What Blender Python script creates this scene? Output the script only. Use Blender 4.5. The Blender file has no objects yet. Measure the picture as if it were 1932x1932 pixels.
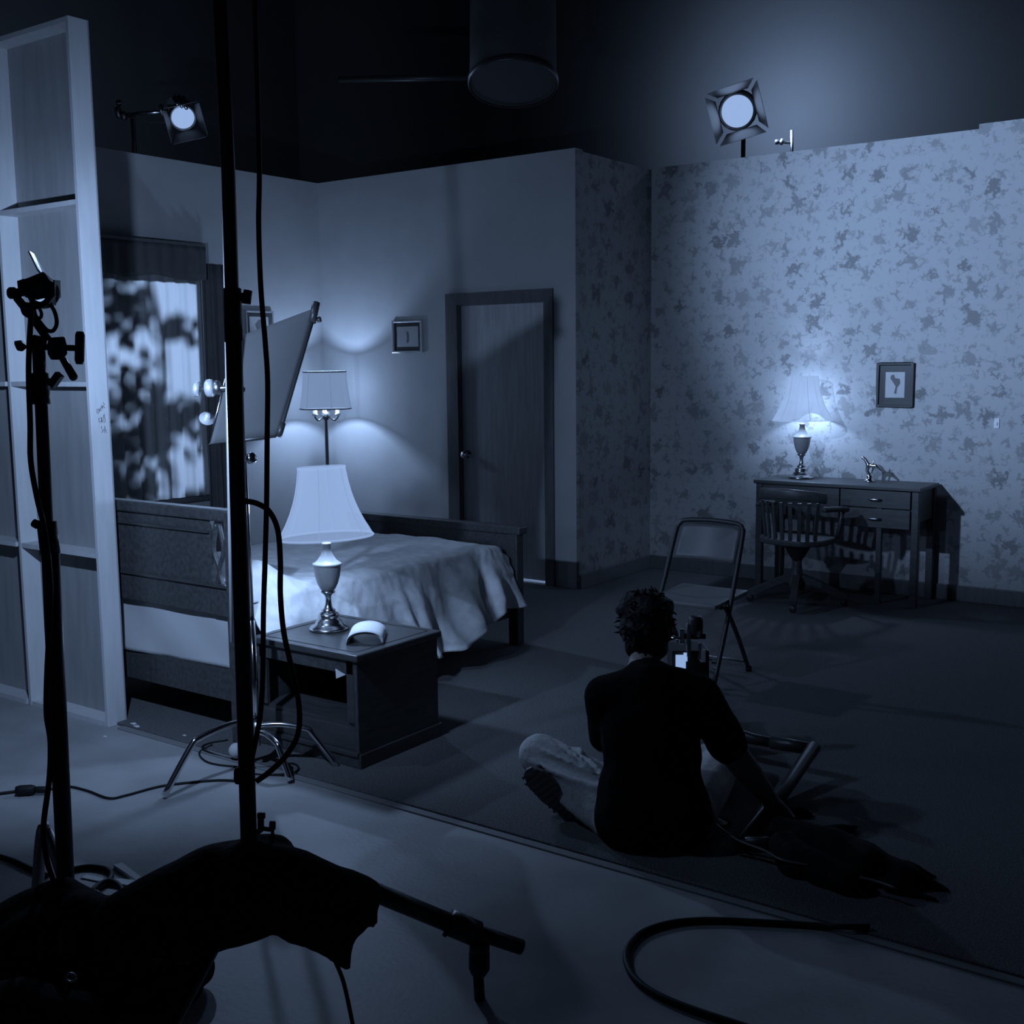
import bpy, bmesh, math, random
from mathutils import Vector, Matrix, noise
random.seed(7)
V = Vector
PI = math.pi
SC = bpy.context.scene
COL = SC.collection

# ------------------------------------------------------------------ camera
FPX, YAW, PITCH, ROLL, EYE = 2181.37, 0.624772, 0.12864, -0.01096, 1.6
cd = bpy.data.cameras.new('camera')
cam = bpy.data.objects.new('camera', cd)
COL.objects.link(cam)
cd.sensor_width = 36.0
cd.lens = 36.0 * FPX / 1932.0
cd.clip_start, cd.clip_end = 0.05, 60
RC = Matrix.Rotation(YAW, 3, 'Z') @ Matrix.Rotation(PI / 2 - PITCH, 3, 'X') @ Matrix.Rotation(ROLL, 3, 'Z')
cam.matrix_world = Matrix.Translation((0, 0, EYE)) @ RC.to_4x4()
SC.camera = cam

def P(px, py, d):
    """a point of the room at distance d in front of the camera position"""
    return V((0, 0, EYE)) + RC @ V(((px - 966) / FPX * d, -(py - 966) / FPX * d, -d))

def F(px, py, z=0.0):
    r = RC @ V(((px - 966) / FPX, -(py - 966) / FPX, -1))
    return V((0, 0, EYE)) + r * ((z - EYE) / r.z)

# ------------------------------------------------------------------ world, exposure, studio light
LC = (0.40, 0.60, 1.0)
w = bpy.data.worlds.new('studio_dark'); SC.world = w
w.use_nodes = True
bg = w.node_tree.nodes['Background']
bg.inputs[0].default_value = (0.36, 0.56, 1.0, 1); bg.inputs[1].default_value = 0.015
SC.view_settings.view_transform = 'Standard'
SC.view_settings.look = 'None'
SC.view_settings.exposure = 0.0
SC.view_settings.gamma = 1.0
SC.cycles.use_denoising = True
SC.cycles.max_bounces = 6
SC.cycles.diffuse_bounces = 3
SC.cycles.sample_clamp_indirect = 2.0
SC.cycles.caustics_reflective = False
SC.cycles.caustics_refractive = False

# light strengths, tuned here
E_KEY, E_STAR, E_FLAT, E_WINDOW, E_MAIN, E_SPILL = 140.0, 8.0, 135.0, 280.0, 1350.0, 75.0
E_HOT = 55.0
E_BED, E_FLOORLAMP, E_DESK, E_DOOR = 15.0, 23.0, 12.0, 12.0

KEY_POS = V((-7.10, 5.757, 3.414)); KEY_AIM = V((-1.2, 3.6, 0.3))
STAR_POS = V((-4.0, 8.60, 3.518)); STAR_AIM = V((-2.2, 2.6, 0.3))
MAIN_POS = V((-4.15, 2.1, 3.1)); MAIN_AIM = V((-2.0, 7.78, 2.35))
FLAT_POS = P(74, 542, 3.1); FLAT_AIM = P(320, 900, 5.6)

def lamp(name, kind, loc, energy, parent=None, aim=None, size=0.03, angle=60, blend=0.5):
    l = bpy.data.lights.new(name, kind); l.energy = energy; l.color = LC
    o = bpy.data.objects.new(name, l); COL.objects.link(o)
    l.shadow_soft_size = size
    if kind == 'SPOT':
        l.spot_size = math.radians(angle); l.spot_blend = blend
    M = Matrix.Translation(loc)
    if aim is not None:
        M = M @ (V(aim) - V(loc)).to_track_quat('-Z', 'Y').to_matrix().to_4x4()
    if parent is not None:
        o.parent = parent
        M = Matrix.Translation(-parent.location) @ M
    o.matrix_local = M
    return o

# studio spotlight standing out of view at the left, beside the wooden flat
lamp('studio_light', 'SPOT', MAIN_POS, E_MAIN, aim=MAIN_AIM, size=.06, angle=43, blend=1.0)
lamp('studio_light', 'SPOT', MAIN_POS, E_SPILL, aim=(-1.2, 5.2, .6), size=.06, angle=80, blend=1.0)

# ------------------------------------------------------------------ materials
def nt(name):
    m = bpy.data.materials.new(name); m.use_nodes = True
    n = m.node_tree.nodes; l = m.node_tree.links
    return m, n, l, n['Principled BSDF']

def mat(name, c, rough=0.6, metal=0.0, var=0.0, scale=20.0, bump=0.0, bscale=None, stretch=None, spec=0.5):
    m, n, l, b = nt(name)
    c3 = (c, c, c) if isinstance(c, (int, float)) else c
    b.inputs['Base Color'].default_value = (*c3, 1)
    b.inputs['Roughness'].default_value = rough
    b.inputs['Metallic'].default_value = metal
    b.inputs['Specular IOR Level'].default_value = spec
    tc = n.new('ShaderNodeTexCoord'); mp = n.new('ShaderNodeMapping')
    l.new(tc.outputs['Object'], mp.inputs[0])
    if stretch: mp.inputs['Scale'].default_value = stretch
    if var:
        t = n.new('ShaderNodeTexNoise'); t.inputs['Scale'].default_value = scale; t.inputs['Detail'].default_value = 5
        r = n.new('ShaderNodeMapRange'); r.inputs[1].default_value = 0.3; r.inputs[2].default_value = 0.7
        r.inputs[3].default_value = 1 - var; r.inputs[4].default_value = 1 + var
        mx = n.new('ShaderNodeMix'); mx.data_type = 'RGBA'; mx.blend_type = 'MULTIPLY'; mx.inputs[0].default_value = 1
        mx.inputs[6].default_value = (*c3, 1)
        l.new(mp.outputs[0], t.inputs['Vector']); l.new(t.outputs[0], r.inputs[0]); l.new(r.outputs[0], mx.inputs[7])
        l.new(mx.outputs[2], b.inputs['Base Color'])
    if bump:
        t2 = n.new('ShaderNodeTexNoise'); t2.inputs['Scale'].default_value = bscale or scale; t2.inputs['Detail'].default_value = 4
        bp = n.new('ShaderNodeBump'); bp.inputs['Strength'].default_value = bump; bp.inputs['Distance'].default_value = 0.01
        l.new(mp.outputs[0], t2.inputs['Vector']); l.new(t2.outputs[0], bp.inputs['Height']); l.new(bp.outputs[0], b.inputs['Normal'])
    return m

def glow(name, c, s=1.0):
    m, n, l, b = nt(name)
    e = n.new('ShaderNodeEmission'); e.inputs[0].default_value = (*c, 1); e.inputs[1].default_value = s
    l.new(e.outputs[0], n['Material Output'].inputs[0]); return m

def weave(name, s, open_=0.22):
    """open weave lampshade: glows, and lets part of the bulb's light straight through"""
    m, n, l, b = nt(name)
    e = n.new('ShaderNodeEmission'); e.inputs[0].default_value = (*[c * s for c in (0.275, 0.405, 0.69)], 1)
    t = n.new('ShaderNodeBsdfTransparent'); x = n.new('ShaderNodeMixShader'); x.inputs[0].default_value = open_
    l.new(e.outputs[0], x.inputs[1]); l.new(t.outputs[0], x.inputs[2]); l.new(x.outputs[0], n['Material Output'].inputs[0])
    return m

def sheer(name, c, tr=0.8, fold=0.0):
    m, n, l, b = nt(name)
    d = n.new('ShaderNodeBsdfDiffuse'); t = n.new('ShaderNodeBsdfTranslucent'); x = n.new('ShaderNodeMixShader')
    for q in (d, t): q.inputs[0].default_value = (*c, 1)
    x.inputs[0].default_value = tr
    l.new(d.outputs[0], x.inputs[1]); l.new(t.outputs[0], x.inputs[2]); l.new(x.outputs[0], n['Material Output'].inputs[0])
    return m

def wallpaper(name, base, dark, axes):
    """printed leaf and blossom clusters, repeated with jitter"""
    m, n, l, b = nt(name)
    b.inputs['Roughness'].default_value = 0.75; b.inputs['Specular IOR Level'].default_value = 0.25
    tc = n.new('ShaderNodeTexCoord'); sp = n.new('ShaderNodeSeparateXYZ'); cb = n.new('ShaderNodeCombineXYZ')
    l.new(tc.outputs['Object'], sp.inputs[0])
    l.new(sp.outputs[axes[0]], cb.inputs[0]); l.new(sp.outputs[axes[1]], cb.inputs[1])
    def math_(op, a, bb=None, v=None):
        q = n.new('ShaderNodeMath'); q.operation = op
        for i, x in enumerate((a, bb)):
            if x is None: continue
            if isinstance(x, (int, float)): q.inputs[i].default_value = x
            else: l.new(x, q.inputs[i])
        return q.outputs[0]
    def layer(scale, thr, petals, amp, seedoff):
        nz = n.new('ShaderNodeTexNoise'); nz.noise_dimensions = '2D'
        nz.inputs['Scale'].default_value = scale * 3.2; nz.inputs['Detail'].default_value = 4; nz.inputs['Roughness'].default_value = .6
        l.new(cb.outputs[0], nz.inputs['Vector'])
        va = n.new('ShaderNodeVectorMath'); va.operation = 'MULTIPLY_ADD'
        l.new(nz.outputs['Color'], va.inputs[0]); va.inputs[1].default_value = (0.19 / scale * 4,) * 3
        ad = n.new('ShaderNodeVectorMath'); ad.operation = 'ADD'; l.new(cb.outputs[0], ad.inputs[0]); ad.inputs[1].default_value = (seedoff, seedoff * 1.7, 0)
        l.new(ad.outputs[0], va.inputs[2])
        vo = n.new('ShaderNodeTexVoronoi'); vo.voronoi_dimensions = '2D'; vo.inputs['Scale'].default_value = scale
        vo.inputs['Randomness'].default_value = 0.72
        l.new(va.outputs[0], vo.inputs['Vector'])
        sc = n.new('ShaderNodeVectorMath'); sc.operation = 'SCALE'; l.new(va.outputs[0], sc.inputs[0]); sc.inputs['Scale'].default_value = 1
        df = n.new('ShaderNodeVectorMath'); df.operation = 'SUBTRACT'; l.new(sc.outputs[0], df.inputs[0]); l.new(vo.outputs['Position'], df.inputs[1])
        s2 = n.new('ShaderNodeSeparateXYZ'); l.new(df.outputs[0], s2.inputs[0])
        ang = math_('ARCTAN2', s2.outputs[1], s2.outputs[0])
        cs = n.new('ShaderNodeSeparateColor'); l.new(vo.outputs['Color'], cs.inputs[0])
        ph = math_('MULTIPLY', cs.outputs[0], 6.28)
        a2 = math_('ADD', math_('MULTIPLY', ang, petals), ph)
        pet = math_('ADD', math_('MULTIPLY', math_('COSINE', a2), amp), 1.0)
        size = math_('ADD', math_('MULTIPLY', cs.outputs[1], 0.5), 0.65)
        lim = math_('MULTIPLY', math_('MULTIPLY', pet, size), thr)
        r = math_('SUBTRACT', lim, vo.outputs['Distance'])
        mr = n.new('ShaderNodeMapRange'); mr.interpolation_type = 'SMOOTHSTEP'
        l.new(r, mr.inputs[0]); mr.inputs[1].default_value = 0.0; mr.inputs[2].default_value = 0.14
        mr.inputs[3].default_value = 0; mr.inputs[4].default_value = 1
        # tone inside the motif
        return math_('MULTIPLY', mr.outputs[0], math_('ADD', math_('MULTIPLY', cs.outputs[2], 0.55), 0.45))
    a = layer(5.0, 0.30, 4, 0.26, 0.0)
    c = layer(9.5, 0.25, 3, 0.5, 3.1)
    c2 = layer(16.0, 0.20, 2, 0.75, 7.7)
    mx1 = math_('MAXIMUM', a, math_('MULTIPLY', c, 0.75))
    mx1 = math_('MAXIMUM', mx1, math_('MULTIPLY', c2, 0.45))
    mix = n.new('ShaderNodeMix'); mix.data_type = 'RGBA'
    l.new(mx1, mix.inputs[0]); mix.inputs[6].default_value = (base,) * 3 + (1,); mix.inputs[7].default_value = (dark,) * 3 + (1,)
    l.new(mix.outputs[2], b.inputs['Base Color'])
    return m

M = dict(
    concrete=mat('painted_concrete', 0.34, 0.55, var=0.16, scale=3.5, bump=0.12, bscale=60),
    carpet=mat('carpet_pile', 0.135, 0.95, var=0.35, scale=160, bump=0.6, bscale=220, spec=0.1),
    wall=mat('flat_grey_paint', 0.49, 0.8, var=0.05, scale=4, spec=0.25),
    trim=mat('stained_trim', 0.13, 0.5, var=0.15, scale=8, stretch=(6, 6, 1)),
    door=mat('veneer_door', 0.50, 0.45, var=0.14, scale=5, stretch=(9, 9, 0.7)),
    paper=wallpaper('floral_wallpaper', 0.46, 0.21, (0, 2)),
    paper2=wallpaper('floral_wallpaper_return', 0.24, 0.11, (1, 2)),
    black_wall=mat('black_drape', 0.03, 0.95, spec=0.1),
    ply=mat('luan_plywood', 0.34, 0.7, var=0.12, scale=4, stretch=(5, 5, 0.6)),
    pine=mat('primed_pine', 0.62, 0.6, var=0.06, scale=6, stretch=(6, 6, 0.8)),
    wood=mat('dark_wood', 0.065, 0.42, var=0.3, scale=6, stretch=(8, 1, 8)),
    wood2=mat('mid_wood', 0.06, 0.38, var=0.22, scale=6, stretch=(1.2, 9, 9)),
    deskwood=mat('desk_wood', 0.07, 0.45, var=0.25, scale=6, stretch=(1.2, 9, 9)),
    black=mat('black_metal', 0.035, 0.4, spec=0.5),
    rubber=mat('black_rubber', 0.012, 0.6, spec=0.3),
    chrome=mat('chromed_steel', 0.75, 0.18, 1.0),
    dull=mat('dull_steel', 0.45, 0.4, 1.0),
    alu=mat('satin_aluminium', 0.75, 0.42, 0.35),
    brass=mat('lamp_brass', 0.55, 0.25, 1.0),
    ceramic=mat('glazed_ceramic', 0.30, 0.3),
    sheet=mat('white_cotton', 0.55, 0.9, bump=0.15, bscale=14, spec=0.1),
    spread=mat('bedspread_cloth', 0.68, 0.85, var=0.12, scale=18, bump=0.35, bscale=26, spec=0.15),
    drape=mat('dark_drape', 0.13, 0.9, var=0.1, scale=9, spec=0.1),
    silk=None,
    bag=mat('sandbag_canvas', 0.014, 0.9, bump=0.4, bscale=60, spec=0.1),
    shirt=mat('black_cotton', 0.010, 0.95, bump=0.3, bscale=40, spec=0.05),
    jeans=mat('grey_trousers', 0.52, 0.9, var=0.12, scale=60, bump=0.2, bscale=90, spec=0.1),
    skin=mat('skin', (0.30, 0.24, 0.21), 0.55),
    hair=mat('dark_hair', 0.02, 0.7, bump=0.8, bscale=70, spec=0.25),
    white=mat('white_card', 0.8, 0.7),
    plastic=mat('grey_plastic', 0.10, 0.4),
    picture=mat('picture_mount', 0.42, 0.5, var=0.05),
    frame=mat('frame_black', 0.05, 0.25),
    gilt=mat('frame_silver', 0.8, 0.25, 1.0),
    ink=mat('marker_ink', 0.05, 0.8),
    leaf=mat('dark_leaf', 0.03, 0.9),
    vinyl=mat('chair_vinyl', 0.16, 0.4),
    shade=weave('lit_lampshade', 1.14, .38),
    seam=mat('shade_piping', 0.35, 0.8),
    lens=glow('lamp_lens', (0.30, 0.44, 0.74), 1.0),
    screen=glow('monitor_picture', (0.27, 0.40, 0.68), 1.0),
    shade2=weave('dim_lampshade', 0.66),
    silk_=None,
    curtain=sheer('sheer_curtain', (0.7, 0.7, 0.7), 0.75),
)
M['silk'] = sheer('diffusion_cloth', (0.26, 0.26, 0.26), 0.5)
del M['silk_']
M['dim_seam'] = glow('dim_piping', (0.275, 0.405, 0.69), .5)
M['shade_seam'] = glow('lit_piping', (0.275, 0.405, 0.69), .88)

# ------------------------------------------------------------------ geometry helpers
def frame_of(d):
    d = d.normalized()
    a = V((0, 0, 1)) if abs(d.z) < 0.95 else V((1, 0, 0))
    u = d.cross(a).normalized()
    return u, u.cross(d).normalized()

class MB:
    def __init__(s): s.v = []; s.f = []; s.sm = []
    def add(s, vs, fs, smooth=False):
        k = len(s.v); s.v += [V(q) for q in vs]
        for f in fs: s.f.append([i + k for i in f]); s.sm.append(smooth)
    def box(s, lo, hi, R=None, at=None):
        x0, y0, z0 = lo; x1, y1, z1 = hi
        vs = [V(q) for q in ((x0, y0, z0), (x1, y0, z0), (x1, y1, z0), (x0, y1, z0), (x0, y0, z1), (x1, y0, z1), (x1, y1, z1), (x0, y1, z1))]
        if R is not None: vs = [R @ q for q in vs]
        if at is not None: vs = [q + V(at) for q in vs]
        s.add(vs, [(0, 3, 2, 1), (4, 5, 6, 7), (0, 1, 5, 4), (1, 2, 6, 5), (2, 3, 7, 6), (3, 0, 4, 7)]); return s
    def bar(s, a, b, wd, th, up=V((0, 0, 1))):
        """rectangular bar from a to b, th along up"""
        a = V(a); b = V(b); d = (b - a).normalized(); u = d.cross(up)
        u = u.normalized() if u.length > 1e-4 else V((1, 0, 0)); q = u.cross(d).normalized()
        vs = [p + u * i * wd / 2 + q * j * th / 2 for p in (a, b) for i, j in ((-1, -1), (1, -1), (1, 1), (-1, 1))]
        s.add(vs, [(0, 1, 2, 3), (7, 6, 5, 4), (0, 4, 5, 1), (1, 5, 6, 2), (2, 6, 7, 3), (3, 7, 4, 0)]); return s
    def tube(s, pts, r, n=12, smooth=True, cap=True):
        pts = [V(p) for p in pts]; N = len(pts)
        rs = r if isinstance(r, (list, tuple)) else [r] * N
        t0 = pts[1] - pts[0]; u, q = frame_of(t0); vs = []
        for i, p in enumerate(pts):
            t = (pts[min(i + 1, N - 1)] - pts[max(i - 1, 0)]).normalized()
            u = (u - t * u.dot(t)); u = u.normalized() if u.length > 1e-6 else frame_of(t)[0]
            q = t.cross(u)
            for k in range(n):
                a = 2 * PI * k / n; vs.append(p + (u * math.cos(a) + q * math.sin(a)) * rs[i])
        fs = [(i * n + k, i * n + (k + 1) % n, (i + 1) * n + (k + 1) % n, (i + 1) * n + k) for i in range(N - 1) for k in range(n)]
        if cap: fs += [tuple(reversed(range(n))), tuple(range((N - 1) * n, N * n))]
        s.add(vs, fs, smooth); return s
    def lathe(s, prof, at=(0, 0, 0), R=None, n=28, smooth=True, closed=False):
        vs = []; N = len(prof)
        for r, z in prof:
            for k in range(n):
                a = 2 * PI * k / n; p = V((r * math.cos(a), r * math.sin(a), z))
                vs.append((R @ p if R is not None else p) + V(at))
        fs = [(i * n + k, i * n + (k + 1) % n, (i + 1) * n + (k + 1) % n, (i + 1) * n + k) for i in range(N - 1) for k in range(n)]
        if closed: fs += [tuple(reversed(range(n))), tuple(range((N - 1) * n, N * n))]
        s.add(vs, fs, smooth); return s
    def ball(s, c, r, n=12, R=None):
        rx = r if isinstance(r, (tuple, list)) else (r, r, r); vs = []; m = n // 2 + 1
        for i in range(m + 1):
            t = PI * i / m
            for k in range(n):
                a = 2 * PI * k / n
                p = V((rx[0] * math.sin(t) * math.cos(a), rx[1] * math.sin(t) * math.sin(a), -rx[2] * math.cos(t)))
                vs.append((R @ p if R is not None else p) + V(c))
        fs = [(i * n + k, i * n + (k + 1) % n, (i + 1) * n + (k + 1) % n, (i + 1) * n + k) for i in range(m) for k in range(n)]
        s.add(vs, fs, True); return s
    def prism(s, poly, off):
        """polygon (3-D points) extruded by off"""
        n = len(poly); off = V(off)
        vs = [V(p) for p in poly] + [V(p) + off for p in poly]
        s.add(vs, [tuple(reversed(range(n))), tuple(range(n, 2 * n))] + [(i, (i + 1) % n, n + (i + 1) % n, n + i) for i in range(n)]); return s
    def grid(s, fn, nu, nv, thick=0.0, smooth=True):
        vs = [V(fn(i / nu, j / nv)) for j in range(nv + 1) for i in range(nu + 1)]
        fs = [(j * (nu + 1) + i, j * (nu + 1) + i + 1, (j + 1) * (nu + 1) + i + 1, (j + 1) * (nu + 1) + i) for j in range(nv) for i in range(nu)]
        s.add(vs, fs, smooth); return s
    def build(s, name, m, parent=None, bevel=0.0, seg=2, solid=0.0, subsurf=0):
        off = origin(parent)
        me = bpy.data.meshes.new(name)
        me.from_pydata([q - off for q in s.v], [], s.f)
        bm = bmesh.new(); bm.from_mesh(me)
        bmesh.ops.remove_doubles(bm, verts=bm.verts, dist=1e-5)
        bmesh.ops.recalc_face_normals(bm, faces=bm.faces)
        bm.to_mesh(me); bm.free()
        if len(me.polygons) == len(s.sm): me.polygons.foreach_set('use_smooth', s.sm)
        elif any(s.sm): me.polygons.foreach_set('use_smooth', [True] * len(me.polygons))
        me.materials.append(m)
        o = bpy.data.objects.new(name, me); COL.objects.link(o)
        if parent: o.parent = parent
        if solid:
            k = o.modifiers.new('solid', 'SOLIDIFY'); k.thickness = solid; k.offset = 0
        if bevel:
            k = o.modifiers.new('bevel', 'BEVEL'); k.width = bevel; k.segments = seg; k.limit_method = 'ANGLE'; k.angle_limit = 0.6
        if subsurf:
            k = o.modifiers.new('sub', 'SUBSURF'); k.levels = subsurf; k.render_levels = subsurf
        return o

def origin(o):
    p = V((0, 0, 0))
    while o is not None: p += o.location; o = o.parent
    return p

def thing(name, label, cat, loc=(0, 0, 0), group=None):
    o = bpy.data.objects.new(name, None); COL.objects.link(o); o.location = loc
    o.empty_display_size = 0.1
    return tag(o, label, cat, group)

def tag(o, label, cat, group=None):
    o['label'] = label; o['category'] = cat
    if group: o['group'] = group
    return o

def struct(name, mb, m, parent=None, **k):
    o = mb.build(name, m, parent, **k)
    if parent is None: o['kind'] = 'structure'
    return o

def curve(pts, n=8):
    """Catmull-Rom through points"""
    pts = [V(p) for p in pts]; out = []
    q = [pts[0] * 2 - pts[1]] + pts + [pts[-1] * 2 - pts[-2]]
    for i in range(1, len(q) - 2):
        a, b, c, d = q[i - 1:i + 3]
        for k in range(n):
            t = k / n
            out.append(0.5 * ((2 * b) + (c - a) * t + (2 * a - 5 * b + 4 * c - d) * t * t + (3 * b - a - 3 * c + d) * t ** 3))
    return out + [pts[-1]]

def hull(bm, a, ra, b, rb):
    """tapered capsule"""
    t = bmesh.new()
    for c, r in ((a, ra), (b, rb)):
        bmesh.ops.create_icosphere(t, subdivisions=2, radius=r, matrix=Matrix.Translation(c))
    bmesh.ops.convex_hull(t, input=t.verts)
    dead = [q for q in t.verts if not q.link_faces]
    bmesh.ops.delete(t, geom=dead, context='VERTS')
    me = bpy.data.meshes.new('t'); t.to_mesh(me); t.free(); bm.from_mesh(me); bpy.data.meshes.remove(me)

def blob(name, caps, m, parent=None, voxel=0.012, smooth=6, rough=0.0, rscale=8.0, ells=(), floor=None):
    """one continuous skin grown over tapered capsules and ellipsoids"""
    off = origin(parent)
    bm = bmesh.new()
    for a, ra, b, rb in caps: hull(bm, V(a) - off, ra, V(b) - off, rb)
    for c, r, R in ells:
        bmesh.ops.create_icosphere(bm, subdivisions=3, radius=1.0, matrix=Matrix.Translation(V(c) - off) @ (R.to_4x4() if R else Matrix()) @ Matrix.Diagonal((*r, 1)))
    me = bpy.data.meshes.new(name); bm.to_mesh(me); bm.free()
    o = bpy.data.objects.new(name, me); COL.objects.link(o)
    k = o.modifiers.new('r', 'REMESH'); k.mode = 'VOXEL'; k.voxel_size = voxel
    k = o.modifiers.new('s', 'SMOOTH'); k.iterations = smooth; k.factor = 0.5
    dg = bpy.context.evaluated_depsgraph_get(); dg.update()
    nm = bpy.data.meshes.new_from_object(o.evaluated_get(dg))
    o.modifiers.clear(); o.data = nm; bpy.data.meshes.remove(me); nm.name = name
    if rough:
        for q in nm.vertices:
            q.co += q.normal * rough * noise.noise((q.co + off) * rscale)
    if floor is not None:
        for q in nm.vertices:
            if q.co.z + off.z < floor: q.co.z = floor - off.z
    nm.polygons.foreach_set('use_smooth', [True] * len(nm.polygons))
    nm.materials.clear(); nm.materials.append(m)
    if parent: o.parent = parent
    return o

# ================================================================== the setting
XL, YB, XA, YW, XR = -6.74, 6.76, -4.30, 7.78, 2.6     # left wall, door wall, return, papered wall, right end
HW = 3.025                                             # height of the set walls
WY0, WY1, WZ0, WZ1 = 4.38, 5.50, 0.66, 2.20            # window opening
DX0, DX1, DZ = -5.345, -4.575, 2.02                    # door opening

struct('floor', MB().box((-11, -2.5, -0.06), (6, 12.5, 0.0)), M['concrete'])
cp = MB().box((-6.9, 3.045, 0.0), (2.6, 7.95, 0.012))
cpo = tag(cp.build('carpet', M['carpet'], bevel=0.004), 'grey carpet covering the bedroom floor up to the concrete', 'carpet')
MB().box((-4.35, 3.008, 0.0), (2.6, 3.044, 0.006)).build('edge_strip', mat('edge_tape', 0.22, 0.8), cpo, bevel=.002)
struct('ceiling', MB().box((-11, -2.5, 6.0), (6, 12.5, 6.1)), M['black_wall'])
struct('wall_studio_back', MB().box((-11, 9.75, 0), (6, 9.85, 6)), M['black_wall'])
struct('wall_studio_left', MB().box((-10.1, -2.5, 0), (-10, 12.5, 6)), M['black_wall'])
struct('wall_studio_right', MB().box((5.2, -2.5, 0), (5.3, 12.5, 6)), M['black_wall'])

Z0 = 0.012
wl = MB()
for lo, hi in (((XL - .1, 3.1, 0), (XL, WY0, HW)), ((XL - .1, WY1, 0), (XL, YB + .1, HW)),
               ((XL - .1, WY0, 0), (XL, WY1, WZ0)), ((XL - .1, WY0, WZ1), (XL, WY1, HW))): wl.box(lo, hi)
struct('wall_left', wl, M['wall'])
wb = MB()
for lo, hi in (((XL, YB, 0), (DX0, YB + .1, HW)), ((DX1, YB, 0), (XA - .02, YB + .1, HW)), ((DX0, YB, DZ), (DX1, YB + .1, HW))): wb.box(lo, hi)
struct('wall_back', wb, M['wall'])
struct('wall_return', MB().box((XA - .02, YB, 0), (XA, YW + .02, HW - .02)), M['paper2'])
struct('wall_right', MB().box((XA, YW, 0), (XR, YW + .05, HW - .01)).box((-1.98, YW, HW - .01), (XR, YW + .05, HW + .02)), M['paper'])
# baseboards
bb = MB().box((XA, YB - .0, Z0), (XA + .015, YW, .115)); struct('baseboard_return', bb, M['trim'], bevel=.004)
struct('baseboard_right', MB().box((XA + .015, YW - .015, Z0), (XR, YW, .115)), M['trim'], bevel=.004)
struct('baseboard_back', MB().box((XL, YB - .015, Z0), (-5.46, YB, .115)), M['trim'], bevel=.004)
struct('baseboard_left', MB().box((XL, 3.2, Z0), (XL + .015, YB - .015, .115)), M['trim'], bevel=.004)
# door
d1 = struct('door_1', MB().box((DX0 + .005, YB + .03, .035), (DX1 - .005, YB + .07, DZ - .004)), M['door'], bevel=.003)
fr = MB()
fr.box((DX0 - .105, YB - .018, Z0), (DX0, YB, DZ + .085)).box((DX1, YB - .018, Z0), (DX1 + .075, YB, DZ + .085)).box((DX0, YB - .018, DZ), (DX1, YB, DZ + .085))
fr.box((DX0 - .0, YB, Z0), (DX0 + .004, YB + .1, DZ)).box((DX1 - .004, YB, Z0), (DX1, YB + .1, DZ)).box((DX0, YB, DZ - .004), (DX1, YB + .1, DZ))
struct('door_frame', fr, M['trim'], d1)
hd = MB(); hx, hz = DX0 + .055, .925
hd.lathe([(.03, 0), (.03, -.008), (.012, -.012), (.012, -.03), (.024, -.04), (.029, -.055), (.024, -.068), (.0, -.072)], (hx, YB + .03, hz), Matrix.Rotation(-PI / 2, 3, 'X').inverted() @ Matrix.Rotation(0, 3, 'Z') if False else Matrix.Rotation(-PI / 2, 3, 'X') @ Matrix.Diagonal((1, 1, 1)), n=18)
struct('door_handle', hd, M['chrome'], d1)
struct('door_threshold', MB().box((DX0, YB - .005, Z0), (DX1, YB + .10, .018)), M['white'], d1)
lamp('light_behind_door', 'POINT', (-4.9, YB + .75, .35), E_DOOR, size=.06)

# window, valance, curtains
wn = MB()
for lo, hi in (((XL - .1, WY0, WZ0), (XL - .03, WY0 + .04, WZ1)), ((XL - .1, WY1 - .04, WZ0), (XL - .03, WY1, WZ1)), ((XL - .1, WY0, WZ0), (XL - .03, WY1, WZ0 + .04)),
               ((XL - .1, WY0, WZ1 - .04), (XL - .03, WY1, WZ1))): wn.box(lo, hi)
win = struct('window_1', wn, M['trim'])
struct('window_sill', MB().box((XL - .02, WY0 - .05, WZ0 - .03), (XL + .05, WY1 + .05, WZ0)), M['trim'], win, bevel=.004)

def fold_sheet(x, y0, y1, z0, z1, amp, waves, ph=0.0, taper=0.0, nu=90, nv=14):
    def fn(u, v):
        y = y0 + (y1 - y0) * u; z = z1 + (z0 - z1) * v
        a = amp * (0.45 + 0.55 * v)
        s = math.sin(u * waves * 2 * PI + ph + .6 * math.sin(u * 9 + ph)) + .4 * math.sin(u * waves * 4.7 * PI + 2 * ph)
        return (x + a * s, y + taper * v * (u - .5), z)
    return MB().grid(fn, nu, nv)
cu = fold_sheet(XL + .05, WY0 - .02, WY1 - .0, WZ0 + .012, WZ1 + .08, .016, 9, .4, nv=20).build('sheer_curtain', M['curtain'])
tag(cu, 'pale sheer curtain glowing with tree shadows in the window', 'curtain')
dr = fold_sheet(XL + .095, WY1 - .02, WY1 + .30, .10, WZ1 + .12, .022, 4, 1.0, .05, nu=60).build('drape', M['drape'], solid=.004)
tag(dr, 'dark drape hanging at the right side of the window', 'curtain')
dr2 = fold_sheet(XL + .095, WY0 - .30, WY0 + .09, .10, WZ1 + .12, .022, 4, 2.2, .05, nu=60).build('drape', M['drape'], solid=.004)
tag(dr2, 'dark drape at the left side of the window beside the wooden flat', 'curtain')
va = thing('valance', 'dark cloth valance box over the window', 'valance', (XL, 5.0, WZ1))
MB().box((XL, 4.25, WZ1 + .225), (XL + .17, 5.47, WZ1 + .245)).build('valance_board', M['trim'], va)
def vfn(u, v):
    y = 4.25 + 1.22 * u
    return (XL + .165 + .006 * math.sin(u * 70), y, WZ1 + .225 - (.225 + .012 * math.sin(u * 17)) * v)
MB().grid(vfn, 80, 6).build('valance_cloth', M['drape'], va, solid=.004)
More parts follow.
